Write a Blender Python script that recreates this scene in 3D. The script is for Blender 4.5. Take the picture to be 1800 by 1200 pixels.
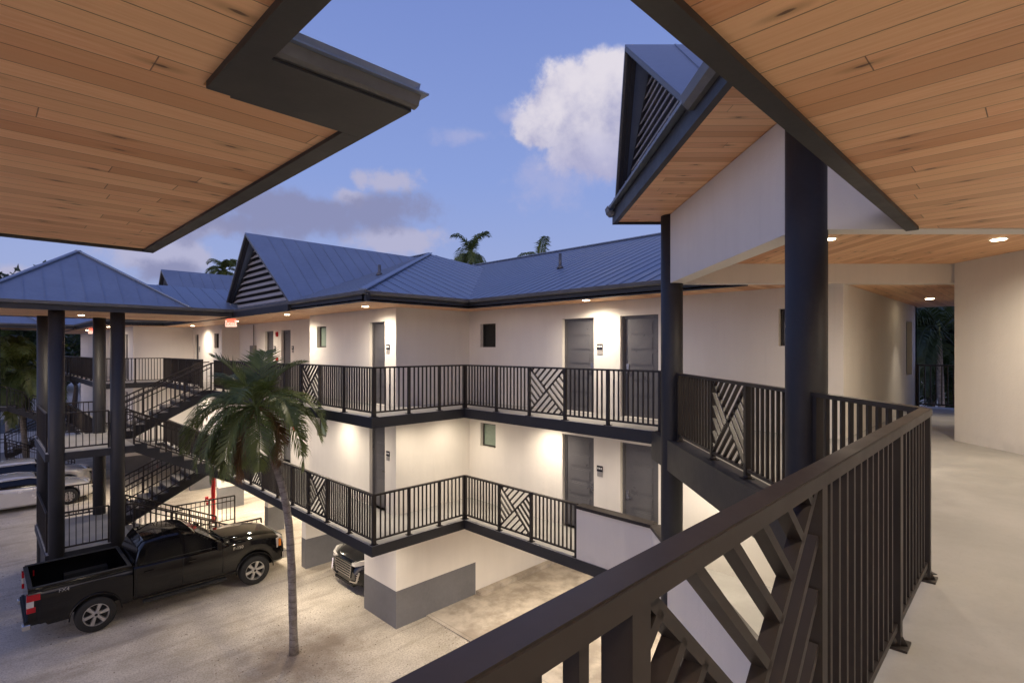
import bpy, bmesh, math, random
from math import sin, cos, pi, radians, sqrt, floor, atan2
from mathutils import Vector, Matrix
random.seed(7)
# ------------------------------------------------------------------ camera, world, light, exposure
scn = bpy.context.scene
for o in list(bpy.data.objects): bpy.data.objects.remove(o)
COL = scn.collection
EYE = 6.84; L1 = 2.69; L2 = 5.40; CEIL = EYE + 1.05; GR = 0.0
cam_d = bpy.data.cameras.new("camera"); cam = bpy.data.objects.new("camera", cam_d); COL.objects.link(cam)
cam.location = (0, 0, EYE); cam.rotation_euler = (radians(90), 0, radians(-45))
cam_d.sensor_width = 36; cam_d.lens = 36 * 940 / 1800.0; cam_d.shift_y = 14 / 1800.0
cam_d.clip_start = 0.05; cam_d.clip_end = 2000
scn.camera = cam
scn.view_settings.view_transform = 'Standard'; scn.view_settings.look = 'None'
scn.view_settings.exposure = 0.3; scn.view_settings.gamma = 1.0
try: scn.view_settings.use_curve_mapping = False
except Exception: pass
scn.render.engine = 'CYCLES'
scn.cycles.use_denoising = True
scn.cycles.max_bounces = 8; scn.cycles.diffuse_bounces = 5; scn.cycles.glossy_bounces = 3
scn.cycles.sample_clamp_indirect = 6
LIGHT_K = 1.0

class NT:
    "tiny node-tree helper"
    def __init__(s, tree): s.t = tree; s.n = tree.nodes; s.l = tree.links
    def set(s, node, key, v):
        if isinstance(v, bpy.types.NodeSocket): s.l.new(v, node.inputs[key])
        elif v is not None:
            try: node.inputs[key].default_value = v
            except Exception: node.inputs[key].default_value = tuple(v) + (1,)
    def math(s, op, a, b=None, c=None, clamp=False):
        m = s.n.new('ShaderNodeMath'); m.operation = op; m.use_clamp = clamp
        s.set(m, 0, a)
        if b is not None: s.set(m, 1, b)
        if c is not None: s.set(m, 2, c)
        return m.outputs[0]
    def vmath(s, op, a, b=None, out=0):
        m = s.n.new('ShaderNodeVectorMath'); m.operation = op; s.set(m, 0, a)
        if b is not None: s.set(m, 1, b)
        return m.outputs[out]
    def noise(s, vec, scale, detail=4, rough=.5, out=0):
        m = s.n.new('ShaderNodeTexNoise'); s.set(m, 'Vector', vec); m.inputs['Scale'].default_value = scale
        m.inputs['Detail'].default_value = detail; m.inputs['Roughness'].default_value = rough
        return m.outputs[out]
    def smooth(s, v, a, b, x=0.0, y=1.0):
        m = s.n.new('ShaderNodeMapRange'); m.interpolation_type = 'SMOOTHSTEP'
        s.set(m, 0, v); m.inputs[1].default_value = a; m.inputs[2].default_value = b
        m.inputs[3].default_value = x; m.inputs[4].default_value = y
        return m.outputs[0]
    def mix(s, f, a, b, mode='MIX'):
        m = s.n.new('ShaderNodeMix'); m.data_type = 'RGBA'; m.blend_type = mode
        s.set(m, 0, f); s.set(m, 6, a if isinstance(a, bpy.types.NodeSocket) else tuple(a)[:3] + (1,))
        s.set(m, 7, b if isinstance(b, bpy.types.NodeSocket) else tuple(b)[:3] + (1,))
        return m.outputs[2]
    def comb(s, x, y, z):
        m = s.n.new('ShaderNodeCombineXYZ'); s.set(m, 0, x); s.set(m, 1, y); s.set(m, 2, z); return m.outputs[0]
    def sep(s, v):
        m = s.n.new('ShaderNodeSeparateXYZ'); s.set(m, 0, v); return m.outputs
    def white(s, v, out=0):
        m = s.n.new('ShaderNodeTexWhiteNoise'); m.noise_dimensions = '3D'; s.set(m, 'Vector', v); return m.outputs[out]

R2 = 2 ** -.5
def direction(u, v):
    "world direction of a point given in degrees-like tangent offsets (right, up) around the (1,1) heading"
    x = (u - 900) / 940.0; z = (614 - v) / 940.0
    return Vector(((1 + x) * R2, (1 - x) * R2, z)).normalized()

world = bpy.data.worlds.new("World"); scn.world = world; world.use_nodes = True
w = NT(world.node_tree)
for n in list(w.n): w.n.remove(n)
geo = w.n.new('ShaderNodeTexCoord'); D = w.vmath('NORMALIZE', geo.outputs['Generated'])
sx, sy, sz = w.sep(D)
sky = w.n.new('ShaderNodeTexSky'); sky.sky_type = 'NISHITA'; sky.sun_disc = False
sky.sun_elevation = radians(2.0); sky.sun_rotation = radians(250); sky.air_density = 1.2; sky.dust_density = 1.0; sky.ozone_density = 3.0
grad = w.n.new('ShaderNodeValToRGB'); w.set(grad, 0, w.math('MAXIMUM', sz, 0.0))
cr = grad.color_ramp; cr.elements[0].position = 0.0; cr.elements[0].color = (.35, .385, .60, 1)
cr.elements[1].position = 1.0; cr.elements[1].color = (.115, .16, .42, 1)
for p, c in ((.10, (.335, .40, .67, 1)), (.3, (.245, .335, .67, 1)), (.55, (.18, .255, .58, 1))):
    e = cr.elements.new(p); e.color = c
nz = w.noise(D, 6.0, 8, .58); nz2 = w.noise(w.vmath('ADD', D, (3.1, 1.7, .4)), 17.0, 7, .62)
def cloud(items, k1=.9, k2=.42, soft=(.02, .30)):
    f = None
    for (u, v, ww, hh) in items:
        c = direction(u, v); r = Vector((R2, -R2, 0)); r = (r - c * r.dot(c)).normalized(); up = c.cross(r) * -1
        if up.z < 0: up = -up
        px = w.math('DIVIDE', w.vmath('DOT_PRODUCT', D, tuple(r), 1), ww / 940.0)
        py = w.math('DIVIDE', w.vmath('DOT_PRODUCT', D, tuple(up), 1), hh / 940.0)
        d2 = w.math('SQRT', w.math('ADD', w.math('MULTIPLY', px, px), w.math('MULTIPLY', py, py)))
        fr = w.math('SUBTRACT', 1.0, d2)
        fr = w.math('ADD', fr, w.math('MULTIPLY', w.math('LESS_THAN', w.vmath('DOT_PRODUCT', D, tuple(c), 1), .3), -9.0))
        f = fr if f is None else w.math('MAXIMUM', f, fr)
    f = w.math('ADD', f, w.math('MULTIPLY', w.math('SUBTRACT', nz, .5), k1 * 2))
    f = w.math('ADD', f, w.math('MULTIPLY', w.math('SUBTRACT', nz2, .5), k2 * 2))
    return w.smooth(f, soft[0], soft[1]), f
base = w.mix(1.0, grad.outputs[0], w.mix(1.0, sky.outputs[0], (.012, .012, .012), 'MULTIPLY'), 'ADD')
# tall bright cumulus
m1, f1 = cloud([(1010, 190, 105, 85), (1065, 175, 110, 75), (950, 225, 55, 40), (1070, 260, 120, 62)], .60, .42, (.02, .34))
sh1 = w.smooth(w.math('ADD', w.math('ADD', sz, w.math('MULTIPLY', w.vmath('DOT_PRODUCT', D, (-R2, R2, 0), 1), .30)), w.math('ADD', w.math('MULTIPLY', w.math('SUBTRACT', nz2, .5), .42), w.math('MULTIPLY', w.math('SUBTRACT', nz, .5), .5))), .20, .50)
col1 = w.mix(sh1, (.37, .37, .56), (.76, .71, .77))
base = w.mix(w.math('MULTIPLY', m1, .95), base, col1)
m1b, _ = cloud([(1040, 300, 150, 60), (840, 238, 70, 18), (890, 205, 30, 18)], 1.5, .9, (.0, .9))
base = w.mix(w.math('MULTIPLY', m1b, .5), base, (.45, .45, .66))
# grey band with lit crest
m3, f3 = cloud([(675, 322, 70, 24), (700, 425, 90, 32), (320, 455, 110, 40), (610, 345, 60, 24), (20, 478, 30, 18), (380, 400, 90, 26), (635, 320, 26, 30)], 1.1, .8, (.0, .55))
base = w.mix(w.math('MULTIPLY', m3, .85), base, (.46, .45, .61))
m2, f2 = cloud([(520, 372, 220, 48), (665, 368, 120, 44), (420, 395, 150, 40), (300, 480, 70, 26), (170, 510, 80, 18)], .9, .6, (.0, .6))
base = w.mix(w.math('MULTIPLY', m2, .9), base, (.245, .26, .43))
# scattered soft clouds elsewhere in the sky (out of the view too)
gen = w.math('MULTIPLY', w.smooth(w.noise(w.vmath('MULTIPLY', D, (1, 1, 2.2)), 2.6, 8, .6), .56, .72), w.smooth(sz, .03, .2))
inv = w.smooth(w.vmath('DOT_PRODUCT', D, tuple(direction(800, 330)), 1), .62, .80, 1.0, 0.0)
base = w.mix(w.math('MULTIPLY', w.math('MULTIPLY', gen, inv), .7), base, (.48, .44, .56))
# afterglow low in the west, behind the camera
glow = w.math('MULTIPLY', w.smooth(w.vmath('DOT_PRODUCT', D, tuple(Vector((-.8, -.6, 0)).normalized()), 1), .2, 1.0), w.smooth(sz, -.05, .45, 1.0, 0.0))
base = w.mix(w.math('MULTIPLY', glow, .9), base, (3.0, 2.35, 2.05))
base = w.mix(w.smooth(sz, -.02, .0, 1.0, 0.0), base, (.05, .05, .07))
bg = w.n.new('ShaderNodeBackground'); w.set(bg, 0, base); bg.inputs[1].default_value = 0.84
wo = w.n.new('ShaderNodeOutputWorld'); w.l.new(bg.outputs[0], wo.inputs[0])

sun_d = bpy.data.lights.new("sun", 'SUN'); sun_d.energy = 0.12; sun_d.angle = radians(30); sun_d.color = (1, .78, .66)
sun = bpy.data.objects.new("sun", sun_d); COL.objects.link(sun)
sun.rotation_euler = Vector((-.8, -.6, .35)).to_track_quat('Z', 'Y').to_euler()

# ------------------------------------------------------------------ materials
def new_mat(name):
    m = bpy.data.materials.new(name); m.use_nodes = True; t = NT(m.node_tree)
    b = [n for n in t.n if n.type == 'BSDF_PRINCIPLED'][0]
    g = t.n.new('ShaderNodeNewGeometry')
    return m, t, b, g.outputs['Position']
def bump(t, b, h, dist, strength=1.0):
    bm = t.n.new('ShaderNodeBump'); bm.inputs['Distance'].default_value = dist; bm.inputs['Strength'].default_value = strength
    t.set(bm, 'Height', h); t.l.new(bm.outputs[0], b.inputs['Normal'])
def paint(name, col, rough=.5, var=.12, scale=3.0, metal=0.0, bscale=0, bd=.002, coat=0.0, spec=None):
    m, t, b, P = new_mat(name)
    n1 = t.noise(P, scale, 5, .6); n2 = t.noise(P, scale * 9, 3, .6)
    f = t.math('ADD', t.math('MULTIPLY', n1, .7), t.math('MULTIPLY', n2, .3))
    c = t.mix(t.smooth(f, .3, .7), [x * (1 - var) for x in col], [min(1, x * (1 + var)) for x in col])
    t.set(b, 'Base Color', c); b.inputs['Metallic'].default_value = metal
    t.set(b, 'Roughness', t.smooth(n1, .2, .8, max(.03, rough - .08), min(1, rough + .08)))
    if coat: b.inputs['Coat Weight'].default_value = coat; b.inputs['Coat Roughness'].default_value = .04
    if spec is not None: b.inputs['Specular IOR Level'].default_value = spec
    if bscale: bump(t, b, t.noise(P, bscale, 4, .6), bd)
    return m
def flat(name, col, rough=.5, metal=0.0, emit=0.0):
    m, t, b, P = new_mat(name)
    b.inputs['Base Color'].default_value = tuple(col) + (1,); b.inputs['Roughness'].default_value = rough
    b.inputs['Metallic'].default_value = metal
    if emit: b.inputs['Emission Color'].default_value = tuple(col) + (1,); b.inputs['Emission Strength'].default_value = emit
    return m
def stucco_mat(name, col):
    m, t, b, P = new_mat(name)
    big = t.noise(P, .8, 4, .6); st = t.noise(t.vmath('MULTIPLY', P, (2.2, 2.2, .35)), 1.6, 4, .6)
    f = t.math('ADD', t.math('MULTIPLY', big, .5), t.math('MULTIPLY', st, .5))
    t.set(b, 'Base Color', t.mix(t.smooth(f, .35, .68), [c * .94 for c in col], col))
    drip = t.noise(t.vmath('MULTIPLY', P, (5.0, 5.0, .22)), 2.2, 5, .7); base_c = t.mix(t.smooth(f, .35, .68), [c * .94 for c in col], col)
    z_ = t.sep(P)[2]; foot = None
    for lev in (L1, L2):
        q = t.smooth(t.math('ABSOLUTE', t.math('SUBTRACT', z_, lev + .02)), .02, .22, 1.0, 0.0); foot = q if foot is None else t.math('MAXIMUM', foot, q)
    dirt = t.math('ADD', t.math('MULTIPLY', t.smooth(drip, .56, .75), .13), t.math('MULTIPLY', t.math('MULTIPLY', foot, t.smooth(t.noise(P, 3.5, 4, .6), .35, .65)), .35))
    t.set(b, 'Base Color', t.mix(dirt, base_c, [c * .70 for c in col]))
    b.inputs['Roughness'].default_value = .85
    h = t.math('ADD', t.noise(P, 55, 4, .65), t.math('MULTIPLY', t.noise(P, 7, 3, .5), 1.4))
    bump(t, b, h, .0035, .8)
    return m
def wood_mat(name, along):
    "tongue and groove pine boards; along = 'x' or 'y' or 'd' (diagonal)"
    m, t, b, P = new_mat(name)
    x, y, z = t.sep(P)
    if along == 'y': x, y = y, x
    if along == 'e':
        x, y = t.math('MULTIPLY', t.math('SUBTRACT', x, y), R2), t.math('MULTIPLY', t.math('ADD', x, y), R2)
    if along == 'd':
        x, y = t.math('MULTIPLY', t.math('ADD', x, y), R2), t.math('MULTIPLY', t.math('SUBTRACT', x, y), R2)
    W = .142; Ln = 2.3
    yr = t.math('DIVIDE', y, W); row = t.math('FLOOR', yr); fy = t.math('FRACT', yr)
    off = t.math('MULTIPLY', t.white(t.comb(row, 3.3, 1.7)), 9.0)
    xr = t.math('ADD', t.math('DIVIDE', x, Ln), off); seg = t.math('FLOOR', xr); fx = t.math('FRACT', xr)
    rnd = t.white(t.comb(row, seg, 5.1)); rnd2 = t.white(t.comb(seg, row, 9.4))
    gv = t.comb(t.math('ADD', t.math('MULTIPLY', x, .9), t.math('MULTIPLY', rnd, 40.0)), t.math('MULTIPLY', y, 16.0), 0.0)
    grain = t.noise(gv, 3.0, 6, .6)
    fine = t.noise(t.comb(t.math('MULTIPLY', x, 2.5), t.math('MULTIPLY', y, 90.0), row), 3.0, 3, .6)
    c = t.mix(t.smooth(grain, .3, .72), (.76, .385, .18), (.91, .56, .32))
    c = t.mix(t.math('MULTIPLY', t.smooth(fine, .4, .75), .35), c, (.54, .25, .105))
    c = t.mix(t.math('MULTIPLY', rnd, .75), c, (.91, .58, .31))
    c = t.mix(t.math('MULTIPLY', t.smooth(rnd2, .6, 1.0), .75), c, (.58, .26, .11))
    # knots
    vo = t.n.new('ShaderNodeTexVoronoi'); vo.voronoi_dimensions = '2D'; vo.inputs['Scale'].default_value = 1.0
    t.set(vo, 'Vector', t.comb(t.math('MULTIPLY', x, 1.7), t.math('MULTIPLY', yr, .8), 0.0))
    kd = vo.outputs['Distance']; kc = t.sep(vo.outputs['Color'])[0]
    kd2 = t.math('ADD', kd, t.math('MULTIPLY', t.math('SUBTRACT', t.noise(P, 40, 2, .5), .5), .03))
    on = t.math('GREATER_THAN', kc, .55)
    kn = t.math('MULTIPLY', t.smooth(kd2, .03, .065, 1.0, 0.0), on)
    halo = t.math('MULTIPLY', t.smooth(kd2, .05, .22, 1.0, 0.0), on)
    c = t.mix(t.math('MULTIPLY', halo, .45), c, (.36, .16, .06)); c = t.mix(t.math('MULTIPLY', kn, .85), c, (.07, .028, .012))
    gy = t.math('MINIMUM', fy, t.math('SUBTRACT', 1.0, fy)); gx = t.math('MINIMUM', fx, t.math('SUBTRACT', 1.0, fx))
    gap = t.math('MAXIMUM', t.smooth(gy, .008, .026, 1.0, 0.0), t.smooth(gx, .0005, .0013, 1.0, 0.0))
    c = t.mix(t.math('MULTIPLY', gap, .75), c, (.09, .038, .015))
    t.set(b, 'Base Color', c); b.inputs['Roughness'].default_value = .48
    bump(t, b, t.math('SUBTRACT', t.math('MULTIPLY', grain, .1), gap), .004, .7)
    return m
def concrete_mat(name, c1, c2, joints=False):
    m, t, b, P = new_mat(name)
    n = t.noise(P, .9, 7, .62); n2 = t.noise(t.vmath('ADD', P, (7, 3, 1)), 3.2, 6, .65); n3 = t.noise(P, 40, 3, .6)
    f = t.math('ADD', t.math('MULTIPLY', n, .6), t.math('MULTIPLY', n2, .4))
    c = t.mix(t.smooth(f, .38, .62), c1, c2)
    c = t.mix(t.math('MULTIPLY', t.smooth(n3, .5, .8), .2), c, [v * .7 for v in c1])
    if joints:
        x, y, z = t.sep(P)
        fx = t.math('FRACT', t.math('DIVIDE', t.math('ADD', x, .9), 3.05)); gx = t.math('MINIMUM', fx, t.math('SUBTRACT', 1.0, fx))
        c = t.mix(t.smooth(gx, .001, .003, .6, 0.0), c, (.1, .09, .08))
    t.set(b, 'Base Color', c); t.set(b, 'Roughness', t.smooth(n2, .3, .7, .45, .75))
    bump(t, b, t.math('ADD', n2, t.math('MULTIPLY', n3, .3)), .003, .6)
    return m
def gravel_mat(name):
    m, t, b, P = new_mat(name)
    big = t.noise(P, .22, 5, .6); mid = t.noise(P, 1.4, 6, .65); fine = t.noise(P, 26, 5, .7); grit = t.noise(P, 90, 3, .7)
    c = t.mix(t.smooth(t.math('ADD', t.math('MULTIPLY', big, .5), t.math('MULTIPLY', mid, .5)), .36, .64), (.47, .42, .34), (.67, .615, .525))
    c = t.mix(t.math('MULTIPLY', t.smooth(fine, .40, .56, 1.0, 0.0), .48), c, (.24, .19, .145))
    c = t.mix(t.math('MULTIPLY', t.smooth(grit, .58, .7), .5), c, (.66, .60, .52))
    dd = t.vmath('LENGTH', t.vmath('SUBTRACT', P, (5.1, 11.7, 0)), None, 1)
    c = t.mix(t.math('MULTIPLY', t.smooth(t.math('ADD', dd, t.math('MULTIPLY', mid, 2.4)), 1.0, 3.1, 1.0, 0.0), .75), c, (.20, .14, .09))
    tr_ = t.noise(t.vmath('MULTIPLY', P, (.25, 1.5, 1)), 1.1, 5, .6); c = t.mix(t.math('MULTIPLY', t.smooth(tr_, .50, .66), .45), c, (.26, .215, .165))
    sp = t.noise(t.vmath('ADD', P, (5, 9, 2)), 12, 3, .55); msk = t.smooth(t.noise(P, .7, 3, .5), .45, .65)
    c = t.mix(t.math('MULTIPLY', t.math('MULTIPLY', t.smooth(sp, .62, .68), msk), .85), c, (.10, .065, .04))
    t.set(b, 'Base Color', c); b.inputs['Roughness'].default_value = .95
    h = t.math('ADD', t.math('ADD', t.math('MULTIPLY', mid, 1.6), fine), t.math('MULTIPLY', grit, .5))
    bump(t, b, h, .022, .9)
    return m
def bark_mat(name, c1, c2, rings=7.0):
    m, t, b, P = new_mat(name)
    x, y, z = t.sep(P)
    zz = t.math('ADD', t.math('MULTIPLY', z, rings), t.math('MULTIPLY', t.noise(P, 5, 3, .5), 1.2))
    r = t.math('ABSOLUTE', t.math('SUBTRACT', t.math('FRACT', zz), .5))
    n = t.noise(P, 9, 5, .7)
    c = t.mix(t.smooth(n, .3, .7), c1, c2); c = t.mix(t.smooth(r, .38, .5, 0.0, .55), c, [v * .45 for v in c1])
    t.set(b, 'Base Color', c); b.inputs['Roughness'].default_value = .9
    bump(t, b, t.math('SUBTRACT', n, t.math('MULTIPLY', r, .9)), .012)
    return m
def leaf_mat(name, c1, c2, sc=2.5):
    m, t, b, P = new_mat(name)
    n = t.noise(P, sc, 4, .6); t.set(b, 'Base Color', t.mix(t.smooth(n, .3, .7), c1, c2))
    b.inputs['Roughness'].default_value = .45
    tr = t.n.new('ShaderNodeBsdfTranslucent'); t.set(tr, 0, t.mix(.5, c2, (.10, .14, .02)))
    ms = t.n.new('ShaderNodeMixShader'); ms.inputs[0].default_value = .22
    t.l.new(b.outputs[0], ms.inputs[1]); t.l.new(tr.outputs[0], ms.inputs[2])
    out = [q for q in t.n if q.type == 'OUTPUT_MATERIAL'][0]; t.l.new(ms.outputs[0], out.inputs[0])
    return m
M = dict(
    stucco=stucco_mat('stucco', (.77, .735, .68)),
    cream=stucco_mat('cream_underside', (.74, .71, .655)),
    greypaint=paint('grey_wall_paint', (.155, .155, .165), .7, .12, 2.0, bscale=40),
    navy=paint('navy_trim_paint', (.021, .0215, .026), .55, .22, 2.2, bscale=14, bd=.002),
    fascia=paint('dark_fascia_paint', (.022, .0215, .024), .5, .2, 3.0, bscale=20, bd=.001),
    gutter=paint('gutter_metal', (.13, .132, .14), .42, .15, 3.0, metal=.3),
    bronze=paint('bronze_rail_paint', (.021, .0155, .0135), .47, .15, 3.0),
    roof=paint('roof_sheet_metal', (.225, .275, .37), .45, .10, 1.2, metal=.25),
    woodx=wood_mat('pine_boards_a', 'x'), woody=wood_mat('pine_boards_b', 'y'), woodd=wood_mat('pine_boards_c', 'd'),  woode=wood_mat('pine_boards_d', 'e'),
    floor=concrete_mat('gallery_floor', (.32, .312, .295), (.41, .40, .38)),
    apron=concrete_mat('apron_concrete', (.30, .255, .205), (.56, .50, .42), True),
    gravel=gravel_mat('coral_gravel'),
    door=paint('door_paint', (.105, .103, .112), .33, .08, 3.0),
    frame=paint('window_frame_paint', (.022, .018, .016), .35, .1, 3.0),
    pane_dark=paint('dark_pane', (.010, .013, .014), .08, .1, 2.0),
    pane_green=paint('frosted_pane', (.21, .27, .22), .2, .18, 1.5),
    chrome=flat('brushed_steel', (.62, .61, .60), .25, 1.0),
    alu=flat('alloy_wheel', (.55, .54, .53), .32, .9),
    tread=concrete_mat('step_concrete', (.15, .14, .135), (.24, .225, .21)),
    louver=paint('louver_paint', (.36, .355, .37), .5, .1, 3.0),
    black=flat('matt_black', (.006, .006, .006), .7),
    tyre=paint('tyre_rubber', (.012, .012, .012), .75, .2, 10),
    carblack=flat('black_car_paint', (.0035, .0032, .0034), .06),
    cardark=paint('charcoal_car_paint', (.008, .009, .011), .14, .1, 2, coat=.3),
    silver=paint('silver_car_paint', (.66, .65, .63), .22, .04, 2, metal=.3, coat=.8),
    carglass=flat('car_glass', (.003, .003, .004), .12),
    windscreen=flat('windscreen_glass', (.030, .027, .024), .05),
    red=paint('red_paint', (.55, .012, .015), .4, .1, 3),
    redlens=flat('red_lens', (.42, .008, .014), .12), clearlens=flat('clear_lens', (.55, .53, .50), .08), amber=flat('amber_lens', (.65, .20, .03), .12),
    white=flat('white_letters', (.75, .75, .73), .5), signblack=flat('sign_black', (.012, .012, .02), .35), signgrey=flat('sign_grey', (.30, .29, .28), .4),
    exitred=flat('exit_red_light', (1.0, .10, .06), .5, 0, 2.2), exitwhite=flat('exit_pale_light', (1.0, .62, .48), .5, 0, 1.0),
    lamp=flat('lamp_glow', (1.0, .83, .55), .5, 0, 26.0), trim=flat('lamp_trim', (.7, .68, .63), .5),
    bark=bark_mat('palm_bark', (.17, .145, .125), (.30, .27, .245)),
    barkd=bark_mat('dark_bark', (.045, .035, .028), (.09, .07, .055), 3),
    frond=leaf_mat('palm_leaf', (.06, .088, .02), (.15, .185, .05)),
    frond_pale=leaf_mat('palm_leaf_pale', (.08, .11, .025), (.18, .21, .06)),
    frond_brown=leaf_mat('palm_leaf_dry', (.11, .05, .022), (.24, .115, .05)),
    foliage=leaf_mat('dark_foliage', (.012, .022, .008), (.035, .055, .018), .8),
    litter=paint('dry_leaf', (.10, .06, .035), .9, .5, 8),
    asphalt=concrete_mat('road_asphalt', (.035, .034, .034), (.055, .053, .05)),
    boxgrey=flat('box_grey', (.16, .15, .14), .5),
    shade=paint('rear_building_render', (.10, .10, .11), .8),
)

# ------------------------------------------------------------------ object helpers
def tag(o, label=None, cat=None, group=None, kind=None):
    if label: o['label'] = label
    if cat: o['category'] = cat
    if group: o['group'] = group
    if kind: o['kind'] = kind
    return o
def empty(name, loc=(0, 0, 0), label=None, cat=None, group=None, rz=0):
    o = bpy.data.objects.new(name, None); COL.objects.link(o); o.location = loc; o.rotation_euler = (0, 0, rz)
    return tag(o, label, cat, group)
class MB:
    def __init__(s): s.bm = bmesh.new(); s.mi = 0
    def face(s, pts, mi=None):
        vs = [s.bm.verts.new(p) for p in pts]
        try: f = s.bm.faces.new(vs); f.material_index = s.mi if mi is None else mi; return f
        except ValueError: return None
    def hexa(s, c, mi=None):
        "c: 8 corners, bottom 4 ccw then top 4 ccw"
        v = [s.bm.verts.new(p) for p in c]; mi = s.mi if mi is None else mi
        for q in ((3, 2, 1, 0), (4, 5, 6, 7), (0, 1, 5, 4), (1, 2, 6, 5), (2, 3, 7, 6), (3, 0, 4, 7)):
            f = s.bm.faces.new([v[i] for i in q]); f.material_index = mi
        return s
    def box(s, x0, x1, y0, y1, z0, z1, mi=None):
        if x0 > x1: x0, x1 = x1, x0
        if y0 > y1: y0, y1 = y1, y0
        return s.hexa([(x0, y0, z0), (x1, y0, z0), (x1, y1, z0), (x0, y1, z0), (x0, y0, z1), (x1, y0, z1), (x1, y1, z1), (x0, y1, z1)], mi)
    def bar(s, p, q, wd, ht, up=(0, 0, 1), mi=None, flatend=False):
        "rectangular bar from p to q, wd sideways, ht along up"
        p = Vector(p); q = Vector(q); d = (q - p).normalized(); up = Vector(up)
        sd = d.cross(up)
        if sd.length < 1e-5: sd = d.cross(Vector((1, 0, 0)))
        sd.normalize(); u = up if flatend else sd.cross(d).normalized()
        sd = sd * wd / 2; u = u * ht / 2
        return s.hexa([p - sd - u, p + sd - u, q + sd - u, q - sd - u, p - sd + u, p + sd + u, q + sd + u, q - sd + u], mi)
    def prism(s, poly, z0, z1, mis=(0, 0, 0)):
        "vertical prism of a 2-D polygon (ccw); mis = top, side, bottom material"
        ar = sum(poly[i][0] * poly[(i + 1) % len(poly)][1] - poly[(i + 1) % len(poly)][0] * poly[i][1] for i in range(len(poly)))
        if ar < 0: poly = poly[::-1]
        b = [s.bm.verts.new((x, y, z0)) for x, y in poly]; t = [s.bm.verts.new((x, y, z1)) for x, y in poly]
        f = s.bm.faces.new(t); f.material_index = mis[0]; f = s.bm.faces.new(b[::-1]); f.material_index = mis[2]
        n = len(poly)
        for i in range(n):
            f = s.bm.faces.new([b[i], b[(i + 1) % n], t[(i + 1) % n], t[i]]); f.material_index = mis[1]
        return s
    def extr(s, poly3, d, mi=None):
        "extrude planar 3-D polygon by vector d"
        mi = s.mi if mi is None else mi; d = Vector(d)
        a = [s.bm.verts.new(p) for p in poly3]; b = [s.bm.verts.new(Vector(p) + d) for p in poly3]; n = len(a)
        fs = [s.bm.faces.new(a[::-1]), s.bm.faces.new(b)] + [s.bm.faces.new([a[i], a[(i + 1) % n], b[(i + 1) % n], b[i]]) for i in range(n)]
        for f in fs: f.material_index = mi
        return s
    def tube(s, path, r, n=8, mi=None, caps=True, smooth=True):
        mi = s.mi if mi is None else mi
        path = [Vector(p) for p in path]; rr = r if isinstance(r, (list, tuple)) else [r] * len(path)
        rings = []; ref = None
        for i, p in enumerate(path):
            d = (path[min(i + 1, len(path) - 1)] - path[max(i - 1, 0)]).normalized()
            if ref is None: ref = Vector((0, 0, 1)) if abs(d.z) < .9 else Vector((1, 0, 0))
            x = d.cross(ref).normalized(); y = x.cross(d).normalized(); ref = y if abs(y.dot(d)) < .9 else ref
            rings.append([s.bm.verts.new(p + (x * cos(2 * pi * k / n) + y * sin(2 * pi * k / n)) * rr[i]) for k in range(n)])
        for i in range(len(rings) - 1):
            for k in range(n):
                f = s.bm.faces.new([rings[i][k], rings[i][(k + 1) % n], rings[i + 1][(k + 1) % n], rings[i + 1][k]]); f.smooth = smooth; f.material_index = mi
        if caps:
            for q in (rings[0][::-1], rings[-1]):
                f = s.bm.faces.new(q); f.material_index = mi
        return s
    def cyl(s, x, y, z0, z1, r, n=24, mi=None): return s.tube([(x, y, z0), (x, y, z1)], r, n, mi)
    def loft(s, rings, mi=None, smooth=True, caps=True):
        mi = s.mi if mi is None else mi
        V = [[s.bm.verts.new(p) for p in r] for r in rings]; n = len(V[0])
        for i in range(len(V) - 1):
            for k in range(n):
                try: f = s.bm.faces.new([V[i][k], V[i][(k + 1) % n], V[i + 1][(k + 1) % n], V[i + 1][k]]); f.smooth = smooth; f.material_index = mi
                except ValueError: pass
        if caps:
            for q in (V[0][::-1], V[-1]):
                f = s.bm.faces.new(q); f.material_index = mi
        return s
    def bevel(s, w_, seg=1):
        bmesh.ops.bevel(s.bm, geom=list(s.bm.edges), offset=w_, segments=seg, affect='EDGES', clamp_overlap=True); return s
    def build(s, name, mats, parent=None, sharp=None, recalc=True, smooth=False):
        if recalc: bmesh.ops.recalc_face_normals(s.bm, faces=list(s.bm.faces))
        if smooth:
            for f in s.bm.faces: f.smooth = True
        if sharp is not None:
            bmesh.ops.remove_doubles(s.bm, verts=list(s.bm.verts), dist=1e-5)
            s.bm.normal_update()
            for e in s.bm.edges:
                if len(e.link_faces) == 2 and e.calc_face_angle(0) > radians(sharp): e.smooth = False
        me = bpy.data.meshes.new(name); s.bm.to_mesh(me); s.bm.free()
        for m in (mats if isinstance(mats, (list, tuple)) else [mats]): me.materials.append(M[m] if isinstance(m, str) else m)
        o = bpy.data.objects.new(name, me); COL.objects.link(o)
        if parent is not None:
            o.parent = parent
        return o
def kids(o): return [c for c in bpy.data.objects if c.parent == o]
def copy_tree(o, parent=None, _ch=None):
    c = o.copy(); COL.objects.link(c); c.parent = parent
    for ch in kids(o): copy_tree(ch, c)
    return c
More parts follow.
